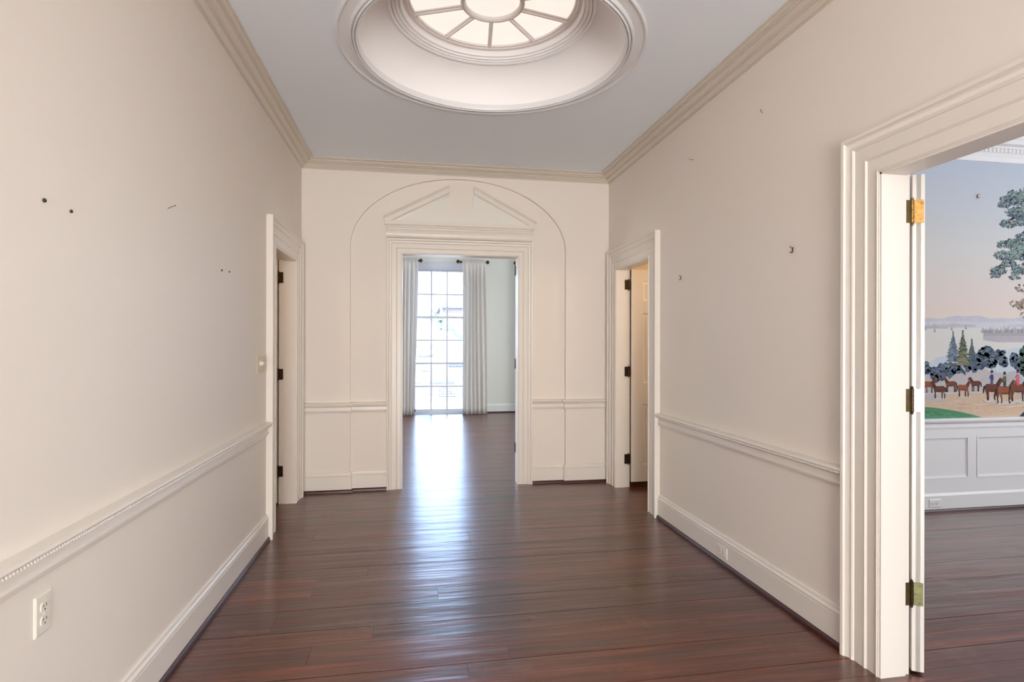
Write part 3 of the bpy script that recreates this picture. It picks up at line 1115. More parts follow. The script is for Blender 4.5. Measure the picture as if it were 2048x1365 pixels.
def dado():
    root = empty('trim_12', (4.6, DY, 0.4), 'white panelled dado below the dining room mural', 'panelling', 'structure')
    mb = MB()
    x0, x1 = XR + WT, 7.5
    cap = [(0.0, 0.700), (0.016, 0.702), (0.018, 0.716), (0.010, 0.722), (0.010, 0.742), (0.022, 0.750), (0.034, 0.762), (0.036, 0.778), (0.030, 0.788), (0.0, 0.792)]
    mb.sweep([(x0, DY, 0), (x1, DY, 0)], cap, (0, 0, 1), 1)
    mb.build('dado_rail', 'cool_trim', root, smooth=25, loc=(4.6, DY, 0.75))
    mb = MB()
    bs = [(0.0, 0.026), (0.02, 0.026), (0.02, 0.138), (0.014, 0.146), (0.010, 0.165), (0.0, 0.168)]
    mb.sweep([(x0, DY, 0), (x1, DY, 0)], bs, (0, 0, 1), 1)
    mb.build('skirting', 'cool_trim', root, smooth=25, loc=(4.6, DY, 0.1))
    mb = MB()
    mb.sweep([(x0, DY, 0), (x1, DY, 0)], SHOE, (0, 0, 1), 1)
    s = mb.build('shoe_moulding', 'shoe', root, smooth=25, loc=(4.6, DY, 0.01))
    s['label'] = 'dark red-brown wooden shoe moulding'
    # recessed panels between stiles
    e = 4.70
    edges = [(4.25 - 0.98, 3.72 - 0.98 + 0.02)]
    px = []
    x = 4.745
    while x < 7.2:
        px.append((x, x + 0.62))
        x += 0.72
    px = [(2.30, 2.86), (2.95, 3.50), (3.59, 4.02), (4.09, 4.662)] + px
    mb = MB()
    z0, z1 = 0.277, 0.632
    t = 0.011
    prev = x0
    for a, b in px:
        mb.box(prev, a, DY - t, DY, 0.16, 0.71)
        mb.box(a, b, DY - t, DY, 0.16, z0)
        mb.box(a, b, DY - t, DY, z1, 0.71)
        prev = b
    mb.box(prev, x1, DY - t, DY, 0.16, 0.71)
    mb.build('stile_frame', 'cool_trim', root, smooth=0, loc=(4.6, DY, 0.45))
    for a, b in px:
        pm = MB()
        rects = []
        for q, d in ((0.0, t + 0.002), (0.010, t + 0.003), (0.016, 0.006), (0.024, 0.004), (0.026, 0.002)):
            rects.append([V((xx, DY - d, zz)) for xx, zz in ((a + q, z0 + q), (b - q, z0 + q), (b - q, z1 - q), (a + q, z1 - q))])
        vs = [p for r in rects for p in r]
        fs = []
        for i in range(len(rects) - 1):
            for j in range(4):
                k = (j + 1) % 4
                fs.append((i * 4 + j, i * 4 + k, i * 4 + 4 + k, i * 4 + 4 + j))
        n = len(rects) * 4
        fs.append((n - 4, n - 3, n - 2, n - 1))
        pm.add(vs, fs)
        pm.build('panel', 'cool_trim', root, smooth=20, loc=((a + b) / 2, DY, 0.45))
    # cornice with small dentils
    root2 = empty('trim_13', (4.6, DY, 3.1), 'white dentil cornice above the dining room mural', 'cornice', 'structure')
    mb = MB()
    cor = [(0.0, 2.992), (0.012, 2.994), (0.014, 3.002), (0.020, 3.030), (0.034, 3.048), (0.036, 3.056), (0.040, 3.058), (0.040, 3.096), (0.056, 3.100),
           (0.058, 3.112), (0.110, 3.116), (0.112, 3.150), (0.124, 3.160), (0.130, 3.180), (0.150, 3.205), (0.160, 3.230), (0.160, 3.245), (0.20, 3.25), (0.21, 3.262), (0.23, 3.29), (0.0, 3.29)]
    mb.sweep([(x0, DY, 0), (x1, DY, 0)], cor, (0, 0, 1), 1)
    mb.build('crown', 'dome', root2, smooth=25, loc=(4.6, DY, 3.1))
    mb = MB()
    x = 3.6
    while x < 6.0:
        mb.box(x, x + 0.024, DY - 0.055, DY - 0.038, 3.062, 3.096)
        x += 0.0405
    mb.build('dentil_course', 'dome', root2, smooth=0, loc=(4.6, DY, 3.08))


dado()
outlet('electrical_outlet', frame_y(DY - 0.02, 4.318, 0.078), 'white outlet set sideways in the dining room skirting', 0.070, 0.114, 'cool_trim', True)


# the mural: generic lake landscape painted on paper, one flat sheet
def mural():
    rng = random.Random(11)
    mb = MB()
    names, mats = {}, []

    def col(rgb):
        if rgb not in names:
            names[rgb] = len(mats)
            mats.append(mat('mural_pigment', S(*rgb), 0.75, spec=0.2, vary=0.10, vscale=25))
        return names[rgb]

    def ramp(name, stops, z0, z1):
        m = bpy.data.materials.new(name)
        m.use_nodes = True
        nt = m.node_tree
        p = nt.nodes['Principled BSDF']
        p.inputs['Roughness'].default_value = 0.75
        p.inputs['Specular IOR Level'].default_value = 0.2
        g = nt.nodes.new('ShaderNodeNewGeometry')
        s = nt.nodes.new('ShaderNodeSeparateXYZ')
        nt.links.new(g.outputs['Position'], s.inputs[0])
        r = nt.nodes.new('ShaderNodeMapRange')
        r.inputs['From Min'].default_value = z0
        r.inputs['From Max'].default_value = z1
        nt.links.new(s.outputs['Z'], r.inputs[0])
        c = nt.nodes.new('ShaderNodeValToRGB')
        e = c.color_ramp.elements
        e[0].position, e[0].color = stops[0][0], (*S(*stops[0][1]), 1)
        e[1].position, e[1].color = stops[-1][0], (*S(*stops[-1][1]), 1)
        for q, k in stops[1:-1]:
            x = e.new(q)
            x.color = (*S(*k), 1)
        nt.links.new(r.outputs[0], c.inputs[0])
        nt.links.new(c.outputs[0], p.inputs['Base Color'])
        mats.append(m)
        return len(mats) - 1

    layer = [0]

    def P(u, v):
        # design grid of the paper (about 4.3 mm per unit) to wall metres
        g = u - 1843
        return 4.217 + g * 0.005078, 1.42 + (687 - v) * (0.00423 + g / 205 * 0.00015)

    def poly(pts, c, raw=False, lay=None):
        if lay is None:
            layer[0] += 1
            lay = layer[0]
        y = DY - 0.0008 - lay * 0.000004
        q = [p if raw else P(*p) for p in pts]
        mb.add([V((x, y, z)) for x, z in q], [tuple(range(len(q)))], c if isinstance(c, int) else col(c))

    sky = ramp('mural_sky', [(0.0, (226, 212, 200)), (0.12, (224, 210, 203)), (0.45, (214, 213, 211)), (0.75, (203, 208, 216)), (1.0, (196, 206, 220))], 1.62, 3.0)
    poly([(2.106, 0.785), (7.49, 0.785), (7.49, 3.0), (2.106, 3.0)], sky, True)

    def band(pts, base, c):
        """ridge line over a flat lower edge, split into narrow quads so every face is convex"""
        layer[0] += 1
        y = DY - 0.0008 - layer[0] * 0.000004
        ci = c if isinstance(c, int) else col(c)
        for (a, b), (d, e) in zip(pts, pts[1:]):
            q = [P(a, b), P(d, e), P(d, base), P(a, base)]
            mb.add([V((x, y, z)) for x, z in q], [(0, 1, 2, 3)], ci)

    def ridge(u0, u1, v, amp, step=3, rough=0.5):
        out, a = [], 0.0
        u = u0
        ph = rng.uniform(0, 6)
        while u <= u1:
            out.append((u, v - amp * (0.5 + 0.35 * math.sin(u * 0.045 + ph) + 0.15 * math.sin(u * 0.13 + ph * 2)) + rng.uniform(-rough, rough)))
            u += step
        return out

    band(ridge(1700, 2260, 637, 8), 662, (197, 196, 206))
    band(ridge(1700, 2260, 645, 5), 662, (206, 206, 212))
    water = ramp('mural_water', [(0.0, (222, 214, 204)), (0.5, (214, 213, 208)), (1.0, (218, 216, 212))], 1.2, 1.6)
    poly([(1700, 655), (2260, 655), (2260, 760), (1700, 760)], water)
    poly([(1700, 735), (1848, 728), (1875, 712), (1925, 708), (1960, 705), (2060, 690), (2260, 690), (2260, 770), (1700, 770)], (196, 205, 214))
    # distant shore and wooded island
    for u in range(1700, 1890, 3):
        h = rng.uniform(3, 11) * (1 if u < 1872 else 0.4)
        poly([(u, 656), (u + rng.uniform(2.5, 4.5), 656), (u + 3, 655 - h * 0.6), (u + 1.2, 655 - h)], (182, 178, 190))
    poly([(1870, 650), (1900, 646), (1948, 648), (1945, 652), (1880, 654)], (190, 188, 196))
    band(ridge(1962, 2260, 664, 8, 4, 1.2), 678, (170, 165, 172))
    for u in range(1958, 2250, 3):
        h = rng.uniform(4, 14) if rng.random() < 0.5 else rng.uniform(2, 6)
        poly([(u - 1.6, 664), (u + 2.2, 664), (u + 1.4, 659 - h * 0.5), (u + 0.2, 660 - h)], rng.choice([(158, 152, 160), (148, 148, 156), (176, 172, 176)]))
    poly([(1960, 679), (1966, 670), (2260, 672), (2260, 682), (1990, 683)], (182, 176, 184))
    poly([(2010, 650), (2055, 646), (2260, 646), (2260, 653), (2015, 652)], (196, 196, 204))
    # little sailing boats
    for u, v, s in ((1848, 657, 4), (1866, 661, 6), (1899, 657, 5), (1927, 655, 6), (2070, 700, 6)):
        poly([(u - 2.2, v), (u + 2.2, v), (u + 1.6, v + 1.8), (u - 1.6, v + 1.8)], (132, 128, 130))
        poly([(u - 1.7, v - 0.6), (u + 0.2, v - 0.6), (u + 0.2, v - s * 1.3)], (160, 156, 158))
        poly([(u + 0.4, v - 0.6), (u + 1.7, v - 0.6), (u + 0.4, v - s)], (150, 146, 150))

    # near ground: pale earth, road, grass
    band([(u, 752 - 16 * math.sin((u - 1843) / 60.0) ** 2 + 4 * math.sin(u * 0.21)) for u in range(1700, 2262, 4)], 842, (190, 184, 184))
    road = [(u, 789 - 6 * math.sin((u - 1830) / 70.0) + 2.0 * math.sin(u * 0.3)) for u in range(1700, 2262, 4)]
    band(road, 842, (208, 182, 158))
    for k in range(46):
        u, v = rng.uniform(1843, 2060), rng.uniform(794, 828)
        L, t = rng.uniform(10, 34), rng.uniform(0.6, 1.6)
        poly([(u, v), (u + L, v - t * 1.4), (u + L * 1.1, v - t * 0.4), (u + L * 0.4, v + t)], rng.choice([(196, 168, 142), (216, 194, 174), (188, 166, 146), (220, 200, 182)]))
    band([(u, 812 + 18 * max(0, (u - 1835) / 115.0) ** 1.7) for u in range(1700, 1962, 4)], 842, (84, 140, 104))
    for k in range(50):
        u = rng.uniform(1740, 1940)
        v = rng.uniform(818 + 14 * max(0, (u - 1835) / 115.0), 836)
        L = rng.uniform(5, 16)
        poly([(u, v), (u + L, v + 1.3), (u + L * 0.8, v + 2.4), (u, v + 1.2)], rng.choice([(66, 126, 98), (108, 160, 118), (70, 118, 84), (96, 150, 126)]))

    # rounded bushes behind the road
    def bush(u, v, r, dark, light, n=26):
        base = layer[0] + 1
        layer[0] += len(dark)
        for k in range(n):
            a, q = rng.uniform(0, 2 * PI), r * math.sqrt(rng.random()) * 0.8
            cu, cv = u + q * math.cos(a), v + q * math.sin(a) * 0.85
            rr = r * rng.uniform(0.22, 0.42)
            pts = [(cu + rr * math.cos(t) * rng.uniform(0.8, 1.15), cv + rr * math.sin(t) * rng.uniform(0.8, 1.15)) for t in [2 * PI * i / 9 for i in range(9)]]
            ci = rng.randrange(len(dark))
            poly(pts, dark[ci], lay=base + ci)
        for k in range(n // 3):
            a, q = rng.uniform(PI * 0.9, PI * 2.1), r * rng.uniform(0.3, 0.85)
            cu, cv = u + q * math.cos(a), v + q * math.sin(a) * 0.85
            rr = r * rng.uniform(0.14, 0.26)
            arc = [PI + PI * i / 7 for i in range(8)]
            pts = [(cu + rr * math.cos(t), cv + rr * math.sin(t)) for t in arc] + [(cu + rr * 0.72 * math.cos(t), cv + rr * 0.72 * math.sin(t) + 0.3) for t in arc[::-1]]
            for i in range(7):
                poly([pts[i], pts[i + 1], pts[14 - i], pts[15 - i]], light[k % len(light)], lay=layer[0] + 1 + k % len(light))
        layer[0] += len(light)

    dk = [(72, 84, 104), (84, 96, 116), (62, 74, 92), (92, 106, 124)]
    lt = [(122, 142, 148), (140, 160, 160), (112, 130, 140)]
    for u, v, r in ((1790, 742, 26), (1846, 736, 14), (1872, 748, 18), (1890, 738, 18), (1906, 744, 20), (1938, 730, 16), (1952, 720, 19), (1968, 706, 17),
                    (1976, 722, 15), (1996, 708, 13), (2004, 722, 12), (2026, 716, 13), (2034, 726, 14), (2080, 730, 30)):
        bush(u, v, r, dk, lt)
    for k in range(3):
        bush(2052, 704 + 18 * k, 17, [(52, 78, 70), (64, 92, 80), (46, 68, 66)], [(86, 116, 98), (98, 128, 108)], 30)
    # pale foot of the bushes
    for u, v, r in ((1915, 756, 34), (1860, 776, 22), (1982, 752, 34), (2022, 752, 30), (2060, 766, 30)):
        poly([(u - r, v + 26), (u - r * 0.7, v + 4), (u - r * 0.3, v - 9), (u + r * 0.1, v - 12), (u + r * 0.5, v - 3), (u + r * 0.9, v + 10), (u + r, v + 26)], rng.choice([(188, 182, 184), (180, 178, 182), (192, 188, 188)]))

    # two firs
    def fir(u, top, base, hw, cols):
        n = 13
        poly([(u - 1.2, top), (u + 1.0, top), (u + 1.8, base), (u - 1.8, base)], cols[0])
        for i in range(n):
            t = (i + 0.6) / n
            v = top + 3 + (base - top - 4) * t
            w = hw * t ** 0.85
            for s in (-1, 1):
                for k in range(4):
                    L = w * rng.uniform(0.45, 1.05)
                    dv = rng.uniform(-1.5, 2.5)
                    poly([(u, v - 4 + dv), (u + s * L * 0.6, v - 0.5 + dv), (u + s * L, v + 2.5 + dv), (u + s * L * 0.5, v + 3.2 + dv), (u, v + 2.5 + dv)], rng.choice(cols))

    fir(1902, 661, 720, 17, [(92, 108, 122), (110, 126, 140), (78, 92, 108), (130, 146, 154)])
    fir(1939, 676, 722, 12, [(84, 100, 104), (100, 116, 118), (72, 86, 94)])
    fir(1921, 659, 728, 19, [(92, 98, 78), (112, 116, 92), (70, 82, 74), (136, 132, 104), (84, 96, 90)])

    # riders on bay and chestnut horses
    H = [(-9.5, -12), (-11, -10.5), (-11.4, -8.5), (-9.4, -8.6), (-7.4, -7.2), (-6.4, -3.5), (-5.6, 0), (0, 1.2), (5.5, 0), (7, -2), (7, -5), (5.5, -6.6),
         (0, -6.2), (-4.2, -6.6), (-6.0, -9.5), (-7.4, -12.4)]

    def horse(u, v, s, cols, flip=1, gait=0.0):
        def q(pts):
            return [(u + flip * a * s, v + b * s) for a, b in pts]
        legs = [(-5, 0.4), (-3.6, -0.3), (4.2, 0.5), (5.8, -0.4)]
        for i, (lx, sw_) in enumerate(legs):
            k = math.sin(gait + i * 1.7) * 2.4
            poly(q([(lx - 1.0, -1.5), (lx + 1.1, -1.5), (lx + 0.6 + k * 0.6, 4.2), (lx - 0.4 + k * 0.6, 4.2)]), cols[i % 2])
            poly(q([(lx - 0.4 + k * 0.6, 4.0), (lx + 0.6 + k * 0.6, 4.0), (lx + 0.6 + k * 0.5, 9.0), (lx - 0.6 + k * 0.5, 9.0)]), (60, 42, 40))
        poly(q([(6.4, -5.6), (8.6, -4.0), (9.4, 2.5), (8.2, 2.0), (7.2, -2.5)]), (56, 38, 36))
        poly(q([(-6.4, -3.8), (-5.6, -6.6), (0, -6.4), (5.5, -6.7), (7.0, -5), (7.1, -2), (5.5, 0.2), (0, 1.2), (-5.4, 0.2)]), cols[0])
        poly(q([(-5.8, -2.0), (-8.6, -8.4), (-7.4, -12.2), (-5.6, -10.0), (-3.2, -5.8)]), cols[1])
        poly(q([(-7.2, -12.6), (-9.6, -11.6), (-11.6, -8.8), (-10.2, -8.0), (-7.8, -8.6)]), cols[0])
        poly(q([(-7.4, -12.6), (-6.2, -10.8), (-3.4, -6.6), (-4.2, -6.4), (-6.8, -10)]), (54, 36, 36))
        poly(q([(-4.6, -0.6), (4.6, -0.8), (3.0, 0.5), (-3.0, 0.6)]), cols[1])

    def rider(u, v, s, coat, legs, hat=(44, 36, 40), hair=False):
        poly([(u - 1.7 * s, v - 5 * s), (u + 1.7 * s, v - 5 * s), (u + 1.2 * s, v + 1.2 * s), (u - 0.6 * s, v + 2.4 * s), (u - 1.6 * s, v)], legs)
        poly([(u - 1.5 * s, v - 11 * s), (u + 1.6 * s, v - 11 * s), (u + 2.0 * s, v - 5 * s), (u - 1.8 * s, v - 4.6 * s)], coat)
        poly([(u - 1.6 * s, v - 10.5 * s), (u - 3.4 * s, v - 7 * s), (u - 2.8 * s, v - 6.2 * s), (u - 0.8 * s, v - 8.6 * s)], coat)
        pts = [(u + 1.15 * s * math.cos(t), v - 12.2 * s + 1.3 * s * math.sin(t)) for t in [2 * PI * i / 10 for i in range(10)]]
        poly(pts, (214, 170, 148))
        poly([(u - 1.9 * s, v - 12.9 * s), (u + 1.9 * s, v - 12.9 * s), (u + 1.2 * s, v - 13.4 * s), (u - 1.2 * s, v - 13.4 * s)], hat)
        poly([(u - 1.1 * s, v - 13.3 * s), (u + 1.1 * s, v - 13.3 * s), (u + 1.3 * s, v - 16.2 * s), (u - 1.3 * s, v - 16.2 * s)], hat)

    bay = [((122, 72, 54), (96, 56, 46)), ((146, 86, 58), (112, 66, 48)), ((104, 62, 50), (82, 50, 44)), ((172, 128, 84), (140, 100, 70))]
    for i, (u, v, s) in enumerate(((1808, 778, 1.5), (1855, 771, 1.5), (1874, 781, 1.6), (1897, 770, 1.4), (1922, 778, 1.55), (1946, 769, 1.35))):
        poly([(u - 14, v + 13), (u + 14, v + 12), (u + 18, v + 15), (u - 10, v + 17)], (204, 194, 186))
        horse(u, v, s, bay[i % 3], -1 if i in (1, 4) else 1, i * 1.3)
    for i, (u, v, s, coat, leg) in enumerate(((1980, 780, 2.1, (54, 66, 132), (92, 88, 100)), (2006, 785, 2.2, (92, 104, 82), (70, 66, 66)),
                                             (2033, 781, 2.2, (206, 110, 130), (206, 90, 116)), (2085, 786, 2.2, (150, 70, 60), (90, 90, 96)))):
        poly([(u - 20, v + 17), (u + 16, v + 15), (u + 22, v + 20), (u - 14, v + 23)], (206, 198, 192))
        horse(u, v, s, bay[(i * 3 + 2) % 4], -1, i * 2.1)
        rider(u - 1, v - 7 * s, s * 0.78, coat, leg)
    poly([(2036, 830), (2044, 822), (2060, 818), (2075, 834), (2034, 834)], (58, 66, 80))

    # broad-leaved tree coming in from the right
    def spray(u, v, ru, rv, n, cols, size=1.0):
        base = layer[0] + 1
        layer[0] += len(cols)
        for k in range(n):
            a, q = rng.uniform(0, 2 * PI), math.sqrt(rng.random())
            cu, cv = u + ru * q * math.cos(a), v + rv * q * math.sin(a)
            L, t = rng.uniform(2.2, 5.4) * size, rng.uniform(0.9, 2.0) * size
            d = a + rng.uniform(-0.7, 0.7)
            c, s_ = math.cos(d), math.sin(d)
            ci = rng.randrange(len(cols))
            poly([(cu, cv), (cu + L * 0.5 * c - t * s_, cv + L * 0.5 * s_ + t * c), (cu + L * c, cv + L * s_), (cu + L * 0.5 * c + t * s_, cv + L * 0.5 * s_ - t * c)], cols[ci], lay=base + ci)

    bark = (58, 44, 52)
    for a, b, w0, w1 in (((2120, 470), (2030, 430), 6, 2), ((2030, 430), (2006, 446), 3, 1), ((2120, 500), (2040, 506), 6, 3), ((2040, 506), (1992, 532), 4, 1.2), ((2040, 506), (2006, 480), 2.5, 0.8),
                         ((2130, 380), (2120, 800), 14, 22), ((2036, 470), (2060, 450), 1.4, 2.5), ((2120, 440), (2040, 400), 6, 1.5)):
        dx, dv = b[0] - a[0], b[1] - a[1]
        L = math.hypot(dx, dv)
        nx, nv = -dv / L, dx / L
        poly([(a[0] + nx * w0, a[1] + nv * w0), (b[0] + nx * w1, b[1] + nv * w1), (b[0] - nx * w1, b[1] - nv * w1), (a[0] - nx * w0, a[1] - nv * w0)], bark)
    tl = [(116, 134, 146), (96, 116, 130), (132, 152, 160), (82, 98, 114)]
    dkl = [(62, 66, 84), (74, 82, 100), (52, 52, 68)]
    gl = [(146, 168, 158), (160, 182, 164), (134, 156, 150)]
    for u, v, ru, rv, n in ((2016, 400, 20, 8, 110), (2004, 408, 12, 5, 40), (2022, 388, 10, 6, 40), (2038, 394, 12, 10, 80), (2034, 424, 26, 9, 150), (2012, 447, 16, 7, 80), (2040, 442, 12, 7, 60), (2060, 410, 36, 40, 260),
                            (2004, 488, 15, 5, 60), (2024, 486, 16, 8, 90), (2040, 473, 12, 6, 50), (2002, 510, 18, 7, 90), (2032, 506, 20, 12, 130), (1992, 540, 15, 7, 75), (1986, 549, 9, 5, 26), (2034, 538, 16, 9, 90), (2026, 552, 10, 5, 30), (2012, 526, 14, 5, 50),
                            (2070, 500, 34, 50, 260), (2100, 420, 60, 60, 300), (2100, 540, 50, 40, 200)):
        spray(u, v + rv * 0.3, ru * 0.8, rv * 0.6, n // 3, dkl)
        spray(u, v, ru, rv, n, tl)
        spray(u - ru * 0.1, v - rv * 0.25, ru * 0.7, rv * 0.5, n // 3, gl)
    for u, v, ru, rv in ((2030, 497, 10, 7), (2022, 512, 10, 7), (2040, 488, 10, 8), (2042, 392, 9, 9)):
        spray(u, v, ru, rv, 50, gl)
    spray(2044, 608, 16, 9, 70, [(150, 134, 120), (168, 150, 134), (130, 116, 108)])
    spray(2024, 606, 7, 4, 16, [(150, 134, 120), (168, 150, 134)])
    spray(2040, 575, 12, 5, 30, [(140, 126, 116), (162, 148, 134)])
    spray(2046, 628, 8, 3, 14, [(96, 100, 110)])

    o = mb.build('mural_wallpaper', mats, smooth=0, recalc=False)
    tag(o, 'painted landscape mural with a tree, water and riders above the white dado', 'mural')


mural()

# ------------------------------------------------------------------ small rooms behind the side doors
mb = MB()
mb.box(-3.4, -3.3, 2.9, 7.0, 0, ZT)
mb.box(-3.4, XL - WT, 2.8, 2.9, 0, ZT)
mb.box(-3.4, XL - WT, 5.60, 5.70, 0, ZT)
mb.box(-3.4, XL - WT, 2.8, 5.70, 2.62, 2.70)
st(mb, 'wall_side_room', 'warm_wall', 'warm-toned room glimpsed through the left doorway', 'wall', smooth=0)
mb = MB()
mb.box(4.0, 4.1, DY + 0.15, 5.74, 0, ZT)
mb.box(XR + WT, 4.1, DY + 0.15, 5.74, 2.62, 2.70)
mb.box(XR + WT, 4.1, 5.64, 5.74, 0, ZT)
st(mb, 'wall_closet', 'warm_wall', 'warm-toned closet glimpsed through the far right doorway', 'wall', smooth=0)


def lamp(name, loc, power, color, r=0.08):
    d = bpy.data.lights.new(name, 'POINT')
    d.energy = power
    d.color = color
    d.shadow_soft_size = r
    o = bpy.data.objects.new(name, d)
    COL.objects.link(o)
    o.location = loc


lamp('side_room_assumed_lamp', (-2.3, 4.0, 2.2), 8, (1.0, 0.72, 0.42))  # assumed lamp, never in view, for the warm light in this room
lamp('closet_assumed_lamp', (3.0, 4.55, 2.1), 9, (1.0, 0.74, 0.46))  # assumed unseen lamp giving the closet its warm light

# ------------------------------------------------------------------ garden room beyond the central doorway
GY = 11.42
GZ = 3.36
gx0, gx1 = -4.2, 5.4
WIN = [(0.484, 'window_1'), (2.94, 'window_3'), (-1.97, 'window_4')]
WW, WH = 0.53, 2.93
mb = MB()
wall_y(mb, GY, GY + 0.22, gx0, gx1, GZ + 0.1, [(c - WW, c + WW, 0, WH) for c, _ in WIN])
st(mb, 'wall_garden_room', 'green_wall', 'pale green far wall of the garden room with tall windows', 'wall', smooth=0)
mb = MB()
mb.box(gx0 - 0.1, gx0, YN + WT, GY + 0.22, 0, GZ + 0.1)
mb.box(gx1, gx1 + 0.1, YN + WT, GY + 0.22, 0, GZ + 0.1)
mb.box(gx0 - 0.1, XL - WT, YN + 0.02, YN + WT, 0, GZ + 0.1)
mb.box(XR + WT, gx1 + 0.1, YN + 0.02 + 0.12, YN + WT + 0.10, 0, GZ + 0.1)
st(mb, 'wall_garden_room_side', 'green_wall', 'pale green side walls of the garden room', 'wall', smooth=0)
mb = MB()
mb.box(gx0, gx1, YN + WT, GY + 0.22, GZ, GZ + 0.06)
st(mb, 'ceiling_garden_room', 'ceil', 'white ceiling of the garden room', 'ceiling', smooth=0)
mb = MB()
gc = [(0.0, 3.175), (0.012, 3.177), (0.014, 3.19), (0.022, 3.20), (0.034, 3.23), (0.05, 3.25), (0.052, 3.265), (0.07, 3.28), (0.10, 3.31), (0.11, 3.33), (0.11, GZ), (0, GZ)]
mb.sweep([(gx0, GY, 0), (gx1, GY, 0)], gc, (0, 0, 1), 1)
st(mb, 'trim_14', 'green_trim', 'pale green cornice above the garden room windows', 'cornice', smooth=25)
mb = MB()
gb = [(0.0, 0.024), (0.018, 0.024), (0.018, 0.150), (0.013, 0.158), (0.010, 0.178), (0.0, 0.184)]
xs = [gx0] + [q for c, _ in sorted(WIN) for q in (c - WW - 0.11, c + WW + 0.11)] + [gx1]
for i in range(0, len(xs), 2):
    mb.sweep([(xs[i], GY, 0), (xs[i + 1], GY, 0)], gb, (0, 0, 1), 1)
bgar = st(mb, 'baseboard_garden_room', 'green_trim', 'pale green skirting below the garden room wall', 'skirting board', smooth=25)
mb = MB()
for i in range(0, len(xs), 2):
    mb.sweep([(xs[i], GY, 0), (xs[i + 1], GY, 0)], SHOE, (0, 0, 1), 1)
s = mb.build('shoe_moulding', 'shoe', bgar, smooth=25)
s['label'] = 'dark wooden shoe moulding'


def window(c, name, label):
    root = empty(name, (c, GY, 0), label, 'window', 'structure')
    L = (c, GY, 1.4)
    mb = MB()
    x0, x1 = c - WW, c + WW
    mb.sweep([(x0, GY, 0), (x0, GY, WH), (x1, GY, WH), (x1, GY, 0)], casing_profile(0.11, 0.7), (0, -1, 0), -1)
    mb.box(x0, x0 + 0.02, GY, GY + 0.2, 0, WH)
    mb.box(x1 - 0.02, x1, GY, GY + 0.2, 0, WH)
    mb.box(x0, x1, GY, GY + 0.2, WH - 0.03, WH)
    mb.build('frame', 'white_sash', root, smooth=25, loc=L)
    mb = MB()
    mb.box(x0 + 0.02, x1 - 0.02, GY - 0.02, GY + 0.2, 0.0, 0.035)
    mb.build('sill', 'white_sash', root, smooth=0, loc=L)
    mb = MB()
    a, b, z0, z1 = x0 + 0.02, x1 - 0.02, 0.035, WH - 0.03
    y0, y1 = GY + 0.08, GY + 0.12
    mb.box(a, a + 0.035, y0, y1, z0, z1)
    mb.box(b - 0.035, b, y0, y1, z0, z1)
    mb.box(a, b, y0, y1, z0, z0 + 0.05)
    mb.box(a, b, y0, y1, z1 - 0.035, z1)
    for xm in (c - 0.159, c + 0.159):
        mb.box(xm - 0.015, xm + 0.015, y0 + 0.005, y1 - 0.005, z0, z1)
    rows = [0.082 + k * (2.872 - 0.082) / 6 for k in range(1, 6)]
    for k, z in enumerate(rows):
        t = 0.021 if k in (1, 3) else 0.014
        mb.box(a, b, y0 + 0.004, y1 - 0.004, z - t, z + t)
    mb.build('sash', 'white_sash', root, smooth=0, loc=L)
    mb = MB()
    mb.box(a, b, GY + 0.098, GY + 0.101, z0, z1)
    mb.build('pane', 'glass', root, smooth=0, loc=L)


window(WIN[0][0], 'window_1', 'tall many-paned garden window seen through the central doorway')
window(WIN[1][0], 'window_3', 'matching tall garden window to the right, hidden behind the door jamb')
window(WIN[2][0], 'window_4', 'assumed matching tall garden window to the left, hidden behind the end wall')  # assumed window, out of view, lets in more light


def curtain(x0, x1, label, seed, folds=7, flare=(0, 0)):
    rng = random.Random(seed)
    n, rows = folds * 14, 26
    ph = [rng.uniform(-0.8, 0.8) for _ in range(folds + 2)]
    am = [rng.uniform(0.6, 1.25) for _ in range(folds + 2)]
    zt, zb = 3.095, 0.006
    yc, yr = GY - 0.185, GY - 0.158
    vs = []
    for j in range(rows + 1):
        t = j / rows
        z = zt + (zb - zt) * t
        gather = min(1.0, max(0.0, (t - 0.012) / 0.10))
        for i in range(n + 1):
            s = i / n
            k = s * folds
            a = am[int(k)] * (1 - (k % 1)) + am[int(k) + 1] * (k % 1)
            p = ph[int(k)] * (1 - (k % 1)) + ph[int(k) + 1] * (k % 1)
            big = math.sin(2 * PI * k + p + 0.5 * math.sin(2.2 * t + seed))
            fine = math.sin(2 * PI * k * 2.6 + p * 3)
            y = yr + (yc - yr) * gather - (0.034 * a * big * gather + 0.006 * fine * (1 - 0.6 * gather))
            wob = 0.010 * math.sin(3 * t + k) * gather
            x = x0 + flare[0] * t + (x1 - x0 + (flare[1] - flare[0]) * t) * s + 0.016 * math.cos(2 * PI * k + p) * gather * a + wob
            vs.append(V((x, y, z + (0.004 * fine if j == 0 else 0))))
    fs = [(j * (n + 1) + i, j * (n + 1) + i + 1, (j + 1) * (n + 1) + i + 1, (j + 1) * (n + 1) + i) for j in range(rows) for i in range(n)]
    mb = MB()
    mb.add(vs, fs)
    o = mb.build('curtain', 'linen', loc=((x0 + x1) / 2, yc, 0.0), smooth=60, recalc=False)
    so = o.modifiers.new('thickness', 'SOLIDIFY')
    so.thickness = 0.003
    tag(o, label, 'curtain', group='pale linen curtains in the garden room')
    return o


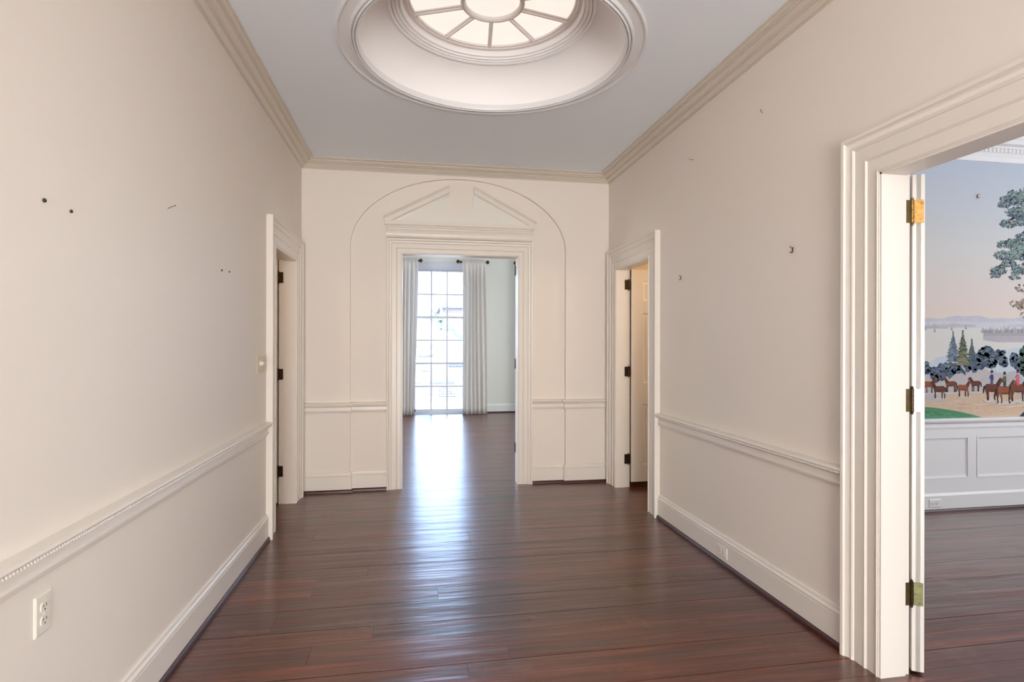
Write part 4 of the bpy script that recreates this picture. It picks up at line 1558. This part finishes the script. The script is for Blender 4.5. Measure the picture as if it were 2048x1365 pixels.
def rod(x0, x1, label):
    root = empty('curtain_rod', ((x0 + x1) / 2, GY, 3.05), label, 'curtain rod', group='short curtain rods in the garden room')
    y = GY - 0.135
    mb = MB()
    mb.tube((x0, y, 3.05), (x1, y, 3.05), 0.012, seg=14)
    mb.build('pole', 'dark_brass', root, loc=((x0 + x1) / 2, y, 3.05))
    for x, s in ((x0, -1), (x1, 1)):
        fb = MB()
        fb.lathe((x, y, 3.05), [(0.012, 0.0), (0.020, s * 0.004), (0.020, s * 0.010), (0.011, s * 0.016), (0.014, s * 0.022), (0.034, s * 0.040), (0.040, s * 0.055), (0.034, s * 0.072), (0.018, s * 0.086), (0.0, s * 0.092)], 18, axis='X')
        fb.build('finial', 'dark_brass', root, loc=(x, y, 3.05))
    for x in (x0 + 0.012, x1 - 0.012):
        bb = MB()
        bb.tube((x, y, 3.05), (x, GY - 0.005, 3.03), 0.007, seg=10)
        bb.tube((x, GY - 0.008, 3.03), (x, GY, 3.03), 0.026, seg=16)
        bb.build('bracket', 'dark_brass', root, loc=(x, GY, 3.03))


curtain(-0.49, 0.055, 'pale linen curtain left of the garden window, cut by the doorway edge', 1, 7, (0.0, -0.075))
rod(-0.50, 0.055, 'short bronze curtain rod carrying the curtain left of the window')
curtain(0.925, 1.390, 'gathered pale linen curtain right of the garden window, fully in view', 2, 6, (0.0, 0.02))
rod(0.90, 1.385, 'short bronze curtain rod carrying the curtain right of the window')
curtain(2.06, 2.50, 'slice of pale linen curtain at the right edge of the central doorway', 3, 6, (0.0, 0.0))
rod(2.06, 2.51, 'bronze curtain rod ending at the right edge of the central doorway')

# ------------------------------------------------------------------ garden outside the window
M['brick_pale'] = brick_material('limewashed_brick', (0.42, 0.39, 0.37), (0.36, 0.33, 0.32), (0.10, 0.09, 0.085), 4.2)
M['brick_house'] = brick_material('pink_brick', (0.34, 0.25, 0.235), (0.29, 0.215, 0.20), (0.14, 0.105, 0.10), 4.2)
M['stone'] = mat('weathered_stone', (0.22, 0.215, 0.22), 0.85, vary=0.2, vscale=12)
M['cap'] = mat('grey_coping', (0.13, 0.125, 0.13), 0.85, vary=0.25, vscale=8)
M['lawn'] = mat('dry_lawn', (0.42, 0.40, 0.30), 0.95, bump=0.6, bscale=30)


def leaf_spots(m):
    """brown fallen leaves scattered over the lawn"""
    nt = m.node_tree
    p = nt.nodes['Principled BSDF']
    g = nt.nodes.new('ShaderNodeNewGeometry')
    v = nt.nodes.new('ShaderNodeTexVoronoi')
    v.inputs['Scale'].default_value = 3.2
    nt.links.new(g.outputs['Position'], v.inputs['Vector'])
    n = nt.nodes.new('ShaderNodeTexNoise')
    n.inputs['Scale'].default_value = 0.9
    nt.links.new(g.outputs['Position'], n.inputs['Vector'])
    t = nt.nodes.new('ShaderNodeMath')
    t.operation = 'MULTIPLY'
    t.inputs[1].default_value = 0.55
    nt.links.new(n.outputs['Fac'], t.inputs[0])
    c = nt.nodes.new('ShaderNodeMath')
    c.operation = 'LESS_THAN'
    nt.links.new(v.outputs['Distance'], c.inputs[0])
    nt.links.new(t.outputs[0], c.inputs[1])
    x = nt.nodes.new('ShaderNodeMix')
    x.data_type = 'RGBA'
    x.inputs['A'].default_value = (0.42, 0.40, 0.30, 1)
    x.inputs['B'].default_value = (0.10, 0.075, 0.04, 1)
    nt.links.new(c.outputs[0], x.inputs['Factor'])
    nt.links.new(x.outputs['Result'], p.inputs['Base Color'])


leaf_spots(M['lawn'])
M['slate'] = mat('grey_slate', (0.30, 0.31, 0.33), 0.7, vary=0.2, vscale=9)
M['leaf'] = mat('sunlit_leaves', (0.20, 0.25, 0.15), 0.8, vary=0.2, vscale=8)
M['bark'] = mat('tree_bark', (0.16, 0.12, 0.09), 0.9, vary=0.3, vscale=10)

mb = MB()
n = 24
vs = []
for j in range(n + 1):
    for i in range(n + 1):
        x, y = -30 + 60 * i / n, 11.64 + 45 * (j / n)
        vs.append(V((x, y, -0.15 + 0.02 * math.sin(i * 1.7) * math.cos(j * 1.3))))
mb.add(vs, [(j * (n + 1) + i, j * (n + 1) + i + 1, (j + 1) * (n + 1) + i + 1, (j + 1) * (n + 1) + i) for j in range(n) for i in range(n)])
tag(mb.build('garden_ground', 'lawn', smooth=60), 'sunny leaf-strewn lawn outside the tall window', 'lawn', 'structure')

# low terrace wall with brick steps before it
tw = empty('terrace_wall', (0.5, 17.2, -0.15), 'low brick terrace wall with a grey coping behind the lawn', 'garden wall')
mb = MB()
mb.box(-6, 8, 17.2, 17.5, -0.3, 0.74)
mb.build('brickwork', 'brick_pale', tw, smooth=0, loc=(0.5, 17.2, 0.2))
mb = MB()
mb.box(-6, 8, 17.14, 17.56, 0.74, 0.80)
mb.build('coping', 'cap', tw, smooth=0, loc=(0.5, 17.2, 0.77))
mb = MB()
mb.box(-6, 1.15, 16.7, 17.2, 0.20, 0.27)
mb.build('bench_ledge', 'cap', tw, smooth=0, loc=(0.5, 16.9, 0.24))
mb = MB()
mb.box(-6, 8, 16.6, 17.2, -0.3, 0.20)
mb.build('step', 'brick_pale', tw, smooth=0, loc=(0.5, 16.9, 0.0))

# tall garden wall with scalloped top
gw = empty('garden_wall', (0.8, 20.0, -0.15), 'tall pale garden wall with a swept curving top', 'garden wall')
topl = [(-7.0, 2.27), (0.10, 2.27)]
for i in range(1, 13):
    a = PI / 2 * i / 12
    topl.append((0.42 + 0.42 * math.sin(a), 1.86 + 0.39 * math.cos(a)))
topl += [(1.306, 1.86)]
for i in range(1, 13):
    a = PI / 2 * i / 12
    topl.append((1.306 + 0.34 * (1 - math.cos(a)), 1.86 - 0.28 * math.sin(a)))
topl += [(1.9, 1.575), (9.0, 1.575)]
mb = MB()
for (a, b), (c, d) in zip(topl, topl[1:]):
    if c - a > 1e-5:
        mb.add([V((a, 20, -0.3)), V((c, 20, -0.3)), V((c, 20, d)), V((a, 20, b)), V((a, 20.3, -0.3)), V((c, 20.3, -0.3)), V((c, 20.3, d)), V((a, 20.3, b))],
               [(0, 1, 2, 3), (7, 6, 5, 4), (3, 2, 6, 7)])
mb.build('brickwork', mat('white_render', (0.82, 0.80, 0.78), 0.9), gw, smooth=0, loc=(0.8, 20, 1))
mb = MB()
mb.sweep([(a, 20.0, b) for a, b in topl], [(0, 0.06), (-0.10, 0.06), (-0.10, -0.34), (0, -0.34)], (0, -1, 0), 1)
mb.build('coping', 'cap', gw, smooth=30, loc=(0.8, 20, 2))

# stone urn on a pedestal
ur = empty('garden_urn', (0.27, 15.6, -0.15), 'large pale stone urn on a pedestal seen through the window', 'urn')
mb = MB()
mb.lathe((0.27, 15.6, 0), [(0.0, 0.80), (0.10, 0.80), (0.105, 0.84), (0.06, 0.86), (0.055, 0.90), (0.10, 0.94), (0.15, 1.02), (0.18, 1.12), (0.19, 1.20), (0.185, 1.24), (0.22, 1.29), (0.235, 1.33), (0.235, 1.36), (0.20, 1.37),
                          (0.185, 1.42), (0.13, 1.49), (0.06, 1.53), (0.0, 1.54)], 32)
mb.build('bowl', 'stone', ur, smooth=40, loc=(0.27, 15.6, 1.1))
for s in (-1, 1):
    mb = MB()
    mb.path_tube([V((0.27 + s * (0.18 + 0.10 * math.sin(a)), 15.6, 1.19 + 0.13 * math.cos(a))) for a in [PI * k / 8 for k in range(9)]], 0.022)
    mb.build('handle', 'stone', ur, smooth=40, loc=(0.27 + s * 0.22, 15.6, 1.2))
mb = MB()
for k in range(24):
    a = 2 * PI * k / 24
    mb.ball((0.27 + 0.19 * math.cos(a), 15.6 + 0.19 * math.sin(a), 1.10 - 0.03 * abs(math.sin(a * 3))), 0.032, 8, 6)
mb.build('garland', 'cap', ur, smooth=40, loc=(0.27, 15.6, 1.1))
mb = MB()
mb.box(0.16, 0.38, 15.49, 15.71, -0.2, 0.70)
mb.box(0.12, 0.42, 15.45, 15.75, 0.70, 0.80)
mb.box(0.12, 0.42, 15.45, 15.75, -0.2, 0.02)
mb.build('pedestal', 'stone', ur, smooth=0, loc=(0.27, 15.6, 0.3))

# neighbouring brick house
hs = empty('brick_house', (3.5, 27, -0.15), 'pink brick house with a white corner pipe beyond the garden wall', 'house')
mb = MB()
mb.box(1.25, 9.0, 26, 33, -0.3, 3.02)
mb.build('wall', 'brick_house', hs, smooth=0, loc=(3.5, 27, 1.5))
mb = MB()
mb.box(1.15, 9.1, 25.85, 33.1, 3.02, 3.11)
mb.build('eaves', 'cap', hs, smooth=0, loc=(3.5, 27, 3.06))
mb = MB()
mb.prism([(0.85, 3.11), (9.4, 3.11), (6.5, 5.2), (3.7, 5.0)], (0, 26.5, 0), (1, 0, 0), (0, 0, 1), (0, 6, 0))
mb.build('roof', mat('pale_roof', (0.66, 0.66, 0.68), 0.7), hs, smooth=0, loc=(3.5, 27, 4))
mb = MB()
mb.tube((1.18, 25.93, -0.2), (1.18, 25.93, 3.05), 0.055, seg=12)
mb.build('downpipe', mat('white_gutter', (0.85, 0.85, 0.85), 0.5), hs, loc=(1.18, 25.9, 1.5))
ga = empty('garden_shed', (-0.6, 24, -0.15), 'low building with a pale green roof behind the garden wall', 'shed')
mb = MB()
mb.box(-4.5, 0.55, 24, 27, -0.3, 2.45)
mb.build('wall', mat('shed_wall', (0.6, 0.62, 0.56), 0.8), ga, smooth=0, loc=(-0.6, 24, 1))
mb = MB()
mb.prism([(-0.3, 2.42), (3.2, 2.42), (1.5, 3.25)], (0.65, 23.8, 0), (0, 1, 0), (0, 0, 1), (-5.6, 0, 0))
mb.build('roof', mat('green_roof', (0.22, 0.27, 0.18), 0.8), ga, smooth=0, loc=(-0.6, 24, 2.7))


def tree(x, y, h, r, seed, label):
    rng = random.Random(seed)
    root = empty('garden_tree', (x, y, -0.15), label, 'tree')
    mb = MB()
    mb.tube((x, y, -0.3), (x + 0.1, y, h * 0.6), 0.12, 0.06, 10)
    for k in range(5):
        a = rng.uniform(0, 2 * PI)
        mb.tube((x + 0.08, y, h * (0.4 + 0.05 * k)), (x + r * 0.6 * math.cos(a), y + r * 0.6 * math.sin(a), h * (0.65 + 0.06 * k)), 0.04, 0.015, 8)
    mb.build('trunk', 'bark', root, loc=(x, y, 1))
    mb = MB()
    for k in range(900):
        a, b, q = rng.uniform(0, 2 * PI), rng.uniform(-1, 1), rng.random() ** 0.4
        c = V((x, y, h * 0.75)) + V((r * q * math.cos(a) * math.sqrt(1 - b * b), r * q * math.sin(a) * math.sqrt(1 - b * b), r * 0.8 * q * b))
        d1_, d2_ = V((rng.uniform(-1, 1), rng.uniform(-1, 1), rng.uniform(-1, 1))).normalized(), None
        d2_ = d1_.orthogonal().normalized()
        s_ = rng.uniform(0.05, 0.10)
        mb.add([c - d1_ * s_, c + d2_ * s_ * 0.5, c + d1_ * s_, c - d2_ * s_ * 0.5], [(0, 1, 2, 3)])
    mb.build('foliage', 'leaf', root, smooth=0, recalc=False, loc=(x, y, h * 0.75))


tree(0.78, 22.6, 3.05, 0.34, 5, 'small green tree above the garden wall by the brick house')
